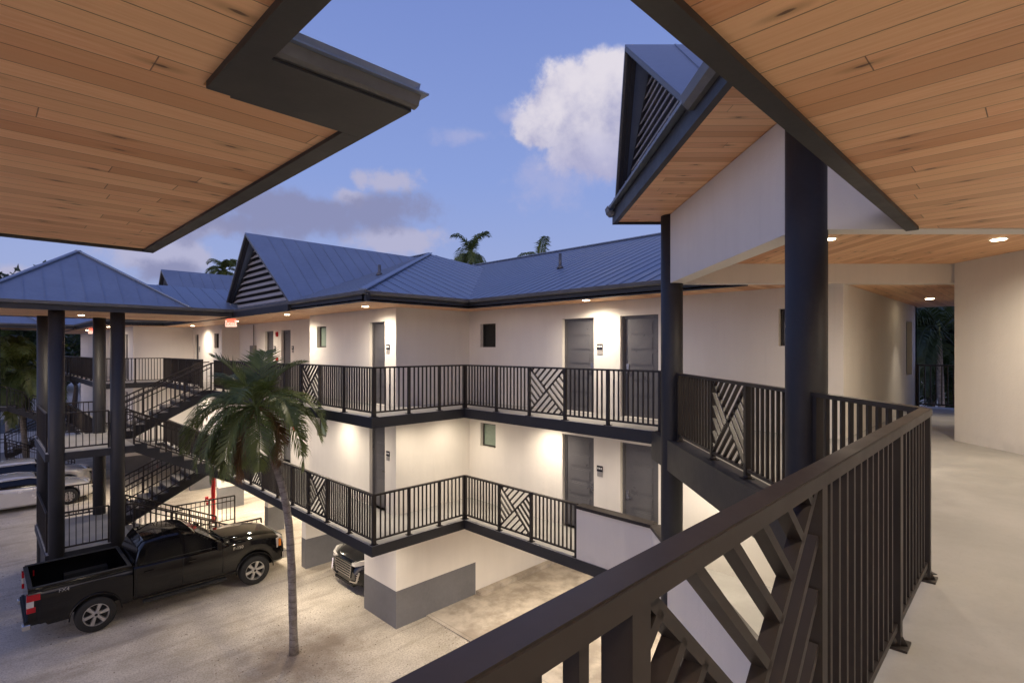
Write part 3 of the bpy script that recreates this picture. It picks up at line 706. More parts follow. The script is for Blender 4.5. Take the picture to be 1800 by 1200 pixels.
# ------------------------------------------------------------------ railings
def railing(pts, z, bays, label, group='dark metal balcony railings', H=1.07, near=False):
    """pts: start, end (2-D); bays: list of (distance along, kind) where kind 'b' balusters, 'x' lattice; first entry is 0"""
    p = Vector((pts[0][0], pts[0][1], 0)); q = Vector((pts[1][0], pts[1][1], 0)); L = (q - p).length; d = (q - p) / L; n = Vector((-d.y, d.x, 0)); U = Vector((0, 0, 1))
    root = empty('railing', (p.x, p.y, z), label, 'railing', group)
    V = lambda s_, h_, k=0.: d * s_ + U * h_ + n * k
    tr_ = MB(); tr_.bar(V(-.03, H - (.025 if near else .018)), V(L + .03, H - (.025 if near else .018)), .066, .05 if near else .036)
    if near: tr_.bevel(.004, 2)
    tr_.build('top_rail', 'bronze', root)
    mb = MB(); mb.bar(V(0, .10), V(L, .10), .038, .034); mb.build('bottom_rail', 'bronze', root)
    for i, (s0, kind) in enumerate(bays):
        mb = MB(); mb.bar(V(s0, .012), V(s0, H - .0365), .06, .056, up=d); mb.bar(V(s0, .0), V(s0, .012), .12, .12, up=d)
        mb.tube([V(s0, .012), V(s0, .05)], [.055, .036], 4) ; mb.build('post', 'bronze', root)
        if kind is None or i == len(bays) - 1: continue
        s1 = bays[i + 1][0]; a, b = s0 + .03, s1 - .03; zb, zt = .118, H - .037
        mb = MB()
        if kind == 'b':
            nb = max(1, round((b - a) / .108) - 1)
            for k in range(1, nb + 1):
                s_ = a + (b - a) * k / (nb + 1); mb.bar(V(s_, zb), V(s_, zt), .03, .024, up=d)
            mb.build('balusters', 'bronze', root)
        elif kind == 'x':
            wd, ht = b - a, zt - zb; cx, cz = (a + b) / 2, (zb + zt) / 2
            def seg(x0, z0, x1, z1, tk=.024):
                x0, x1 = a + b - x0, a + b - x1; mb.bar(V(x0, z0), V(x1, z1), .04, tk + .003, up=n.cross((V(x1, z1) - V(x0, z0)).normalized()))
            m_ = ht / wd; dl = sqrt(1 + m_ * m_); ux, uz = 1 / dl, m_ / dl
            seg(a, zb, b, zt); seg(a, zt, b, zb)
            N_ = 5
            fx = lambda x: (x - cx) / (wd / 2); fz = lambda zz: (zz - cz) / (ht / 2)
            for k in range(1, N_ + 1):
                f = k / (N_ + .6)
                # top triangle: '/' bars starting on '\' diagonal, ending at the top rail
                x, zz = cx - wd / 2 * f, cz + ht / 2 * f
                t = min((zt - zz) / uz, (b - x) / ux)
                seg(x, zz, x + ux * t, zz + uz * t, .022)
                # bottom triangle: '/' bars from '\' lower half down-left to bottom rail
                x, zz = cx + wd / 2 * f, cz - ht / 2 * f
                t = min((zz - zb) / uz, (x - a) / ux)
                seg(x, zz, x - ux * t, zz - uz * t, .022)
                # left triangle: '\' bars ending on lower half of '/'
                x, zz = cx - wd / 2 * f, cz - ht / 2 * f
                t = min((x - a) / ux, (zt - zz) / uz); seg(x, zz, x - ux * t, zz + uz * t, .022)
                # right triangle
                x, zz = cx + wd / 2 * f, cz + ht / 2 * f
                t = min((b - x) / ux, (zz - zb) / uz); seg(x, zz, x + ux * t, zz - uz * t, .022)
            mb.build('lattice_panel', 'bronze', root)
    return root
def bays_from(vals, xs=()):
    v0 = vals[0]; return [(abs(v - v0), 'x' if i in xs else 'b') for i, v in enumerate(vals)]
railing(((-1.25, .464), (4.235, .543)), L2, [(0, 'b'), (1.0, 'b'), (2.01, 'x'), (3.08, 'b'), (4.42, 'b'), (5.46, None)], 'wide foreground railing seen from above, running to the corner by the near column', near=True)
c1 = (4.265, .56); r0 = dia(2.62, 3.41)
railing((dia(2.62, 3.45), dia(2.62, 4.61)), L2, [(0.03, 'b'), (1.13, None)], 'short railing between the foreground corner post and the near column')
railing((dia(2.62, 4.98), dia(2.62, 8.42)), L2, [(0.03, 'b'), (.98, 'x'), (2.0, 'b'), (3.40, None)], 'railing with slanting lattice panel between the two thick columns')
railing((dia(2.62, 8.78), dia(2.62, 9.38)), L2, [(0.03, 'b'), (.57, None)], 'stub of railing just left of the far thick column')
railing(((8.48, 4.80), (8.48, 10.09)), L2, bays_from([4.83, 5.93, 6.98, 7.98, 9.02, 10.12], (2,)), 'upper railing with lattice panel in front of the two grey doors')
railing(((8.45, 10.12), (5.98, 10.12)), L2, bays_from([8.45, 7.70, 6.85, 5.98], ()), 'upper railing of plain balusters turning the inner corner towards the court')
railing(((5.95, 10.12), (5.95, 20.85)), L2, bays_from([10.12, 11.4, 12.63, 13.67, 14.7, 15.7, 16.75, 17.8, 18.85, 19.9, 20.83], (2, 7)), 'long upper railing passing behind the big palm crown up to the stair head')
railing(((5.95, 22.35), (5.95, 27.95)), L2, bays_from([22.38, 23.4, 24.45, 25.5, 26.7, 27.92], (1,)), 'upper railing seen almost edge on beyond the stair head')
railing(((5.92, 27.98), (3.72, 27.98)), L2, bays_from([5.92, 4.85, 3.72], ()), 'far upper railing facing the camera left of the stair head')
railing(((3.70, 28.0), (3.70, 46.5)), L2, bays_from([28.0] + [28 + 1.54 * k for k in range(1, 13)], ()), 'farthest upper railing running away behind the stair tower columns')
railing(((8.48, 6.66), (8.48, 10.09)), L1, bays_from([6.69, 7.92, 8.92, 10.12], (1,)), 'lower railing with lattice panel ending at the white balcony wall')
railing(((8.45, 10.12), (5.98, 10.12)), L1, bays_from([8.45, 7.70, 6.85, 5.98], ()), 'lower railing of plain balusters above the grey based parking wall')
railing(((5.95, 10.12), (5.95, 19.0)), L1, bays_from([10.12, 11.15, 12.24, 13.23, 14.24, 15.23, 16.33, 17.3, 18.2, 18.97], (2, 6)), 'lower railing with two lattice panels running behind the palm trunk to the stairs')
railing(((5.95, 20.7), (5.95, 27.95)), L1, bays_from([20.73, 21.8, 23, 24.2, 25.5, 26.7, 27.92], ()), 'lower railing beyond the stairs above the red standpipe')
railing(((5.92, 27.98), (3.72, 27.98)), L1, bays_from([5.92, 4.85, 3.72], ()), 'lower far railing facing the camera above the silver cars')
railing(((3.70, 28.0), (3.70, 46.5)), L1, bays_from([28.0] + [28 + 1.54 * k for k in range(1, 13)], ()), 'lower farthest railing running away behind the stair tower')
railing(((16.5, 2.26), (16.5, 1.0)), L2, [(0, 'b'), (1.26, None)], 'small railing closing the far end of the covered passage')

# ------------------------------------------------------------------ stair tower
def stair_tower():
    ox, oy = 2.16, 20.75
    T = empty('stair_tower', (ox, oy, 0), 'navy columned stair tower with blue pyramid roof standing behind the black pickup', 'stair tower', 'stair towers')
    def tb(mb, nm, mt, par=None, **k):
        mb.bm.transform(Matrix.Translation((-ox, -oy, 0))); return mb.build(nm, mt, par or T, **k)
    for x, y in ((1.52, 19.0), (2.87, 19.0), (1.50, 22.5), (2.90, 22.5)):
        mb = MB(); mb.cyl(x, y, 0, EYE + 1.08, .178, 20); tb(mb, 'column', 'navy')
    for z in (L2 - 1.355, L1 - 1.355):
        mb = MB(); mb.box(1.28, 3.28, 18.92, 22.6, z - .22, z - .02); tb(mb, 'landing', 'navy')
        mb = MB(); mb.box(1.30, 3.26, 18.94, 22.58, z - .018, z); tb(mb, 'landing_floor', 'floor')
    mb = MB(); mb.box(1.40, 3.15, 19.05, 22.5, 0, L1 - 1.355 - .225); tb(mb, 'plinth', 'navy')
    e0, e1, f0, f1 = -.20, 4.52, 18.45, 23.05
    mb = MB(); mb.prism([(e0 + .06, f0 + .06), (5.86, f0 + .06), (5.86, f1 - .06), (e0 + .06, f1 - .06)], ZS - .001, ZS + .03); tb(mb, 'soffit', 'woodx')
    for (x0, x1, y0, y1) in ((e0, 5.79, f0, f0 + .08), (e0, 5.79, f1 - .08, f1), (e0, e0 + .08, f0 + .081, f1 - .081)):
        mb = MB(); mb.box(x0, x1, y0, y1, ZF, ZF + .19); tb(mb, 'fascia', 'fascia')
    for (p, d) in (((e0 - .1, f0, 0), (5.9 - e0, 0, 0)),):
        mb = MB(); z0 = ZF + .08; z1 = ZF + .23; p = Vector(p); z0 = ZF + .135
        mb.extr([p + Vector((0, -k, z)) for k, z in ((.002, z0), (.05, z0), (.08, z0 + .02), (.09, z1), (.08, z1), (.05, z0 + .012), (.002, z0 + .012))], d); tb(mb, 'gutter', 'gutter')
    cx, cy = 2.16, 20.75; za = EYE + 2.96; e0 -= .08; f0 -= .08; f1 += .08; e1 = 2 * cx - e0
    for q in (((e0, f0), (e1, f0)), ((e1, f0), (e1, f1)), ((e1, f1), (e0, f1)), ((e0, f1), (e0, f0))):
        tb(roof_plane([(q[0][0], q[0][1], Z0), (q[1][0], q[1][1], Z0), (cx, cy, za)]), 'roof', 'roof')
    zc = Z0 + PT * (f1 - f0) / 2
    for f, s_ in ((f0, 1), (f1, -1)):
        tb(roof_plane([(3.0, f, Z0 + .003), (9.0, f, Z0 + .003), (9.0, cy, zc), (3.0, cy, zc)]), 'roof', 'roof')
    mb = MB()
    for q in ((e0, f0), (e1, f0), (e1, f1), (e0, f1)): mb.bar(Vector((q[0], q[1], Z0 + .03)), Vector((cx, cy, za + .03)), .14, .03)
    tb(mb, 'hip_cap', 'roof')
    # landing guards (parts of the tower)
    for z in (L2 - 1.355, L1 - 1.355):
        for (p, q) in (((1.64, 18.97), (2.66, 18.97)), ((1.33, 19.2), (1.33, 22.3)), ((1.7, 22.55), (2.75, 22.55))):
            mb = MB(); p3, q3 = Vector((p[0], p[1], z)), Vector((q[0], q[1], z)); L = (q3 - p3).length; d = (q3 - p3) / L; U = Vector((0, 0, 1))
            for hh in (.10, 1.05): mb.bar(p3 + U * hh, q3 + U * hh, .045, .04)
            nb = int(L / .13)
            for k in range(nb + 1):
                s_ = L * k / nb; wd = .045 if k in (0, nb) else .02; mb.bar(p3 + d * s_ + U * (.0 if k in (0, nb) else .10), p3 + d * s_ + U * 1.04, wd, wd, up=d)
            tb(mb, 'guard_rail', 'bronze')
    return T
def flight(x0, zlow, xhigh, zhigh, y0, y1, label):
    "straight flight between (x0,zlow) and (xhigh,zhigh); either may be left or right"
    root = empty('staircase', (min(x0, xhigh), y0, 0), label, 'staircase', 'flights of the stair tower')
    O = Vector((min(x0, xhigh), y0, 0)); n = 8; dx = (xhigh - x0) / n; dz = (zhigh - zlow) / n
    mb = MB(); pts = [(x0, zlow)]
    for k in range(n):
        pts.append((x0 + dx * k, zlow + dz * (k + 1))); pts.append((x0 + dx * (k + 1), zlow + dz * (k + 1)))
    pts.append((xhigh, zhigh - .22)); pts.append((x0, max(zlow - .22, 0) if zlow > .3 else 0))
    for y in (y0, y1 - .06):
        mb.extr([Vector((x, y, z - .012)) - O for x, z in pts], (0, .06, 0))
    mb.build('stringer', 'navy', root)
    mb = MB()
    for k in range(n):
        xa, xb = sorted((x0 + dx * k, x0 + dx * (k + 1))); z = zlow + dz * (k + 1)
        mb.box(xa - O.x - .015, xb - O.x + .015, .062, y1 - y0 - .062, z - .05, z); 
    mb.build('treads', 'tread', root)
    mb = MB()
    for k in range(n):
        xx = x0 + dx * k; z = zlow + dz * (k + 1); mb.box(xx - O.x - .012, xx - O.x + .012, .062, y1 - y0 - .062, z - dz, z - .052)
    mb.build('risers', 'navy', root)
    for y in (y0 + .03, y1 - .03):
        mb = MB(); U = Vector((0, 0, 1)); a = Vector((x0, y, zlow + dz * .6)) - O; b = Vector((xhigh, y, zhigh)) - O
        mb.bar(a + U * .95, b + U * .95, .045, .045); mb.bar(a + U * .11, b + U * .11, .03, .035); mb.bar(a + U * .80, b + U * .80, .03, .03)
        nb = 19
        for k in range(nb + 1):
            p = a + (b - a) * (k / nb); big = k in (0, 6, 13, nb); wd = .045 if big else .02
            mb.bar(p + U * (-.08 if big else .11), p + U * .95, wd, wd, up=(1, 0, 0))
        # level returns
        s_ = 1 if xhigh > x0 else -1
        mb.bar(b + U * .95, b + U * .97 + Vector((s_ * .3, 0, 0)), .04, .04)
        mb.build('stair_railing', 'bronze', root)
    return root
TW = stair_tower()
SL2 = L2 - 1.355; SL1 = L1 - 1.355
fl = [flight(3.28, SL2, 5.87, L2, 20.95, 22.30, 'upper flight rising right from the tower landing to the top gallery'),
      flight(5.87, L1, 3.28, SL2, 19.08, 20.45, 'flight rising left from the lower gallery to the tower landing'),
      flight(3.28, SL1, 5.87, L1, 20.95, 22.30, 'lower flight rising right towards the lower gallery above the cars'),
      flight(5.87, 0.0, 3.28, SL1, 19.08, 20.45, 'bottom flight from the gravel behind the pickup cab to the tower plinth')]
# lower approach rails beyond the truck
def low_rail(x0, x1, y, z0, z1, label):
    root = empty('railing', (x0, y, 0), label, 'railing', 'low approach railings'); U = Vector((0, 0, 1)); a = Vector((0, 0, z0)); b = Vector((x1 - x0, 0, z1))
    mb = MB(); mb.bar(a + U * 1.0, b + U * 1.0, .045, .045); mb.bar(a + U * .82, b + U * .82, .03, .03); mb.bar(a + U * .1, b + U * .1, .03, .03); mb.build('rails', 'bronze', root)
    mb = MB(); n = int((x1 - x0) / .14)
    for k in range(n + 1):
        p = a + (b - a) * k / n; wd = .045 if k in (0, n) or k % 8 == 0 else .02; mb.bar(Vector((p.x, 0, 0 if wd > .04 else p.z + .1)), p + U * 1.0, wd, wd, up=(1, 0, 0))
    mb.build('balusters', 'bronze', root)
low_rail(5.87, 6.9, 19.1, 0.05, 0.05, 'low dark rail ending above the hood of the black pickup')
low_rail(5.0, 7.1, 22.4, .15, .15, 'low dark rail behind the pickup near the red standpipe')
# a second tower farther off
T2 = copy_tree(TW); T2.location = (TW.location.x - 2.25, TW.location.y + 17, 0); T2['label'] = 'far stair tower at the left edge with its eave above the green palm'
for f, lb in zip(fl, ('far upper flight climbing right beside the far tower', 'far flight climbing left to the far tower landing', 'far lower flight behind the silver cars', 'far bottom flight behind the silver cars at ground level')):
    c = copy_tree(f); c.location = (f.location.x - 2.25, f.location.y + 17, 0); c['label'] = lb; c['group'] = 'flights of the far stair tower'

# ------------------------------------------------------------------ lights
WARM = (1.0, .85, .66)
def spot(x, y, z, power, size=118, blend=1.0, parent=None, col=WARM, rad=.05):
    ld = bpy.data.lights.new('downlight_and_fill_lamp', 'SPOT'); ld.energy = power * LIGHT_K; ld.spot_size = radians(size); ld.spot_blend = blend; ld.color = col; ld.shadow_soft_size = rad
    o = bpy.data.objects.new('downlight_and_fill_lamp', ld); COL.objects.link(o)
    if parent: o.parent = parent; o.location = (0, 0, -.03)
    else: o.location = (x, y, z)
    return o
def downlight(x, y, z, power, label, r=.075, size=164):
    root = empty('downlight', (x, y, z), label, 'ceiling light', 'round recessed lights under the eaves')
    mb = MB(); mb.tube([(0, 0, .004), (0, 0, -.008)], r + .02, 24); mb.build('trim_ring', 'trim', root)
    mb = MB(); mb.tube([(0, 0, -.0085), (0, 0, -.013)], r, 24); mb.build('lens', 'lamp', root)
    return root, spot(x, y, z, power, size, parent=root)
ZL = ZS
PW = 240
downlight(7.40, 1.90, EYE + 1.36, 165, 'recessed light in the porch ceiling right beside the near column')
downlight(8.90, .42, EYE + 1.36, 165, 'recessed light in the porch ceiling near the right picture edge')
downlight(14.0, 1.72, ZL, 70, 'recessed light deep in the covered passage', size=70)
downlight(9.25, 7.0, ZL, PW, 'recessed eave light above and between the two grey doors')
downlight(6.75, 11.85, ZL, PW, 'recessed eave light above the single door at the outer corner')
downlight(6.65, 16.3, ZL, PW, 'recessed eave light under the louvred gable')
downlight(6.78, 21.2, ZL, PW, 'recessed eave light beside the red exit sign')
downlight(6.78, 26.9, ZL, PW, 'recessed eave light above the narrow far window')
downlight(2.26, 21.0, ZL - .002, PW, 'recessed light in the stair tower ceiling between its columns')
downlight(4.35, 31.0, ZL, 45, 'small distant eave light right of the far exit sign')
downlight(4.3, 37.5, ZL, 45, 'tiny distant eave light left of the far exit sign')
downlight(.0, 38.0, ZL - .002, 45, 'light in the far tower ceiling')['label'] if False else None
# unseen lamps: first-floor gallery, parking level; plus fill lamps added there and over our gallery
mbx = MB()
def hidden(x, y, z, p, size=158, blend=1.0):
    mbx.tube([(x, y, z - .001), (x, y, z - .014)], .08, 16); spot(x, y, z - .03, p, size, blend)
for (x, y) in ((9.15, 8.35), (9.2, 4.2), (6.65, 13.9), (6.7, 18.6), (6.8, 23.0), (6.7, 27.2), (4.4, 33), (6.6, 2.4), (8.8, .6)): hidden(x, y, L2 - .225, 190 if y < 15 else 300)
for (x, y) in ((8.85, 10.75), (8.8, 5.9), (7.6, 10.7), (6.35, 12.2), (6.35, 16.0), (6.4, 21.0), (6.4, 25.5)): hidden(x, y, L2 - .225, 95)  # in-between lamps added as fill to even out the gallery light
for (x, y, p) in ((6.6, 10.45, 120), (9.2, 8.8, 300), (12.0, 8.2, 330), (10.4, 5.2, 300), (9.2, 14.2, 300), (10.2, 18.6, 700), (9.2, 22.8, 600), (9.0, 27.2, 600), (6.4, 24.2, 600), (7.6, 4.6, 300), (5.0, 30.3, 260), (6.4, 18.0, 300), (6.4, 14.0, 260), (2.6, -1.5, 400), (-2, -1.5, 300)): hidden(x, y, L1 - .225, p, 160, 1.0)
for (x, y, p) in ((-9, -.4, 300), (-6.2, -.4, 300), (-3.6, -.4, 290), (-1.4, -.4, 210), (1.0, -.4, 95), (3.6, -.4, 85), (5.6, -.2, 70), (5.9, -1.9, 120)): hidden(x, y, ZS, p)  # added out of view so wall and floor bounce brightens the near soffits
hidden(-1.6, 4.4, ZS, 120)
hidden(5.2, -.15, L2 - .225, 60); hidden(2.5, -.15, L2 - .225, 60)
bb(mbx, 'inferred_and_fill_fitting', 'trim')  # one mesh for fittings of both the inferred and the added fill lamps

# ------------------------------------------------------------------ small wall things
def sign(x, y, z, n, label):
    d = Vector((-n[1], n[0], 0)); n = Vector((n[0], n[1], 0)); root = empty('room_sign', (x, y, z), label, 'sign', 'room number signs beside the doors')
    def pl(w_, h_, dz, k0, k1): mb = MB(); U = Vector((0, 0, 1)); mb.hexa([d * a + n * k + U * zz for zz in (dz - h_ / 2, dz + h_ / 2) for (a, k) in ((-w_ / 2, k0), (w_ / 2, k0), (w_ / 2, k1), (-w_ / 2, k1))]); return mb
    pl(.155, .13, .0, .001, .014).build('plate', 'signblack', root)
    pl(.145, .10, -.125, .001, .010).build('lower_plate', 'signgrey', root)
    mb = MB(); U = Vector((0, 0, 1))
    for a in (-.045, 0, .045):
        mb.hexa([d * (a + b_) + n * k + U * zz for zz in (-.012, .028) for (b_, k) in ((-.014, .0145), (.014, .0145), (.014, .016), (-.014, .016))])
    mb.build('numerals', 'white', root)
n_a = (-1, 0)
sign(9.8, 7.03, L2 + 1.50, n_a, 'room sign on the pale wall between the two upper grey doors')
sign(9.8, 5.42, L2 + 1.50, n_a, 'room sign half hidden by the far thick column')
sign(7.4, 11.86, L2 + 1.50, n_a, 'room sign right of the upper single door at the corner')
sign(9.8, 7.03, L1 + 1.50, n_a, 'room sign between the two lower doors above the white balcony wall')
sign(9.8, 5.42, L1 + 1.50, n_a, 'room sign on the lower wall just left of the far thick column')
sign(7.4, 11.86, L1 + 1.50, n_a, 'room sign beside the lower door behind the railing corner')
sign(8.1, 19.35, L2 + 1.50, n_a, 'small room sign right of the rightmost recessed door')
sign(8.1, 20.98, L2 + 1.50, n_a, 'small room sign between the recessed pair of doors')
sign(7.4, 28.18, L2 + 1.50, n_a, 'tiny room sign right of the far dark door')
for (x, y, z, lb) in ((8.1, 20.75, L2 + 2.02, 'red fire strobe high between the recessed doors'), (8.1, 20.75, L2 + 1.05, 'red fire call point low between the recessed doors'), (8.1, 19.2, L1 + 1.35, 'red fire call point on the lower wall right of the palm trunk')):
    root = empty('fire_alarm', (x, y, z), lb, 'fire alarm', 'red fire alarm devices')
    mb = MB(); mb.box(-.05, -.002, -.075, .075, -.09, .09); mb.bevel(.008); mb.build('body', 'red', root)
    mb = MB(); mb.box(-.065, -.051, -.04, .04, -.03, .05); mb.build('front_panel', 'redlens', root)
def exit_sign(x, y, z, label, ang):
    root = empty('exit_sign', (x, y, z), label, 'exit sign', 'lit exit signs', rz=ang)
    mb = MB(); mb.box(-.19, .19, -.03, .03, -.26, -.03); mb.build('housing', 'exitwhite', root)
    mb = MB(); mb.box(-.14, .14, -.034, .034, -.10, .0); mb.build('canopy', 'exitred', root)
    mb = MB(); mb.box(-.24, -.195, -.03, .03, -.18, -.12); mb.box(.195, .24, -.03, .03, -.18, -.12); mb.build('lamp_heads', 'trim', root)
    text_mesh('EXIT', .17, 'exitred', root, (0, -.033, -.165), (pi / 2, 0, 0))
exit_sign(6.35, 20.4, ZS, 'glowing red exit sign hanging by the stair head', radians(-45))
exit_sign(4.15, 34.4, ZS, 'distant glowing exit sign seen between the tower columns', radians(-45))
root = empty('electrical_box', (8.1, 23.1, L2 + 1.35), 'grey electrical box with conduit on the recessed wall behind the palm crown', 'electrical box')
mb = MB(); mb.box(-.14, -.002, -.2, .2, -.45, .25); mb.bevel(.01); mb.build('cabinet', 'boxgrey', root)
mb = MB(); mb.tube([(-.05, 0, .25), (-.05, 0, 1.1)], .018, 8); mb.build('conduit', 'boxgrey', root)
root = empty('standpipe', (6.6, 23.3, 0), 'bright red standpipe with side valve under the gallery', 'standpipe')
mb = MB(); mb.tube([(0, 0, 0), (0, 0, L1 - .23)], .075, 16); mb.build('pipe', 'red', root)
mb = MB(); mb.tube([(0, 0, .95), (-.22, 0.05, .95)], .05, 10); mb.tube([(-.22, .05, .86), (-.22, .05, 1.06)], .06, 10); mb.tube([(-.18, -.03, .80), (-.26, -.03, .80)], .05, 10); mb.build('valve', 'red', root)

# ------------------------------------------------------------------ vehicles
def interp(pts, x):
    if x <= pts[0][0]: return pts[0][1]
    for (a, b), (c, d) in zip(pts, pts[1:]):
        if x <= c: 
            t = (x - a) / (c - a); return b + (d - b) * t
    return pts[-1][1]
def wheel(parent, x, y, r, wd, side, mat='alu', spokes=6):
    "side=-1 faces -y"
    t = empty('wheel', (x, y, r)); t.parent = parent
    mb = MB(); prof = [(r * .64, -wd / 2), (r * .90, -wd / 2), (r * .97, -wd / 2 + .02), (r, -wd / 2 + .05), (r, wd / 2 - .05), (r * .97, wd / 2 - .02), (r * .9, wd / 2), (r * .64, wd / 2)]
    n = 40; rings = [[(p * cos(2 * pi * k / n), q, p * sin(2 * pi * k / n)) for p, q in prof] for k in range(n)]
    V = [[mb.bm.verts.new(c) for c in rg] for rg in rings]
    for k in range(n):
        for j in range(len(prof)):
            f = mb.bm.faces.new([V[k][j], V[(k + 1) % n][j], V[(k + 1) % n][(j + 1) % len(prof)], V[k][(j + 1) % len(prof)]]); f.smooth = True
    mb.build('tyre', 'tyre', t, sharp=40)
    rim = MB(); y0 = side * (wd / 2 - .02)
    rr = r * .635
    V0 = [[rim.bm.verts.new((q * cos(2 * pi * k / n), yy, q * sin(2 * pi * k / n))) for (q, yy) in ((rr, y0), (rr * .93, y0), (rr * .90, y0 - side * .10), (rr, y0 - side * .10))] for k in range(n)]
    for k in range(n):
        for j in range(4): rim.bm.faces.new([V0[k][j], V0[(k + 1) % n][j], V0[(k + 1) % n][(j + 1) % 4], V0[k][(j + 1) % 4]])
    for k in range(spokes):
        a = 2 * pi * k / spokes + .2; d = Vector((cos(a), 0, sin(a))); tt = Vector((-sin(a), 0, cos(a))); Y = Vector((0, side, 0))
        w0, w1 = r * .085, r * .125
        p0 = d * r * .08 + Vector((0, y0, 0)) - Y * .012; p1 = d * rr * .94 + Vector((0, y0, 0)) - Y * .008
        rim.hexa([p0 - tt * w0 - Y * .03, p0 + tt * w0 - Y * .03, p1 + tt * w1 - Y * .03, p1 - tt * w1 - Y * .03, p0 - tt * w0 * .6, p0 + tt * w0 * .6, p1 + tt * w1 * .75, p1 - tt * w1 * .75])
    rim.tube([(0, y0 - side * .05, 0), (0, y0 + side * .002, 0)], r * .15, 16)
    rim.build('rim', mat, t)
    mb = MB(); mb.tube([(0, y0 - side * .085, 0), (0, y0 - side * .075, 0)], rr * .93, 24); mb.tube([(0, y0, 0), (0, y0 + side * .004, 0)], r * .08, 12); mb.build('brake_disc', 'black', t)
def body_loft(xs, zb, zt, w_, square=.0):
    rings = []
    for x in xs:
        b, t, W = zb(x), zt(x), w_(x); h = t - b
        half = [(.0, b), (W * .88, b), (W * .975, b + min(.08, h * .2)), (W, b + h * .45), (W * .995, b + h * .68), (W * (.955 + .03 * square), t - h * .12 * (1 - .4 * square)), (W * (.88 + .06 * square), t - .02), (W * (.70 + .12 * square), t + .005), (0, t + .03)]
        rg = [(x, y, z) for y, z in half] + [(x, -y, z) for y, z in half[-2:0:-1]]
        rings.append(rg)
    return rings
def stations(x0, x1, wheels, ra, extra=()):
    s = set(); n = 46
    for k in range(n + 1): s.add(round(x0 + (x1 - x0) * k / n, 4))
    for wx in wheels:
        for k in range(21): s.add(round(wx + ra * cos(pi * k / 20), 4))
        s.add(round(wx - ra - .002, 4)); s.add(round(wx + ra + .002, 4))
    s |= set(extra)
    return sorted(v for v in s if x0 <= v <= x1)
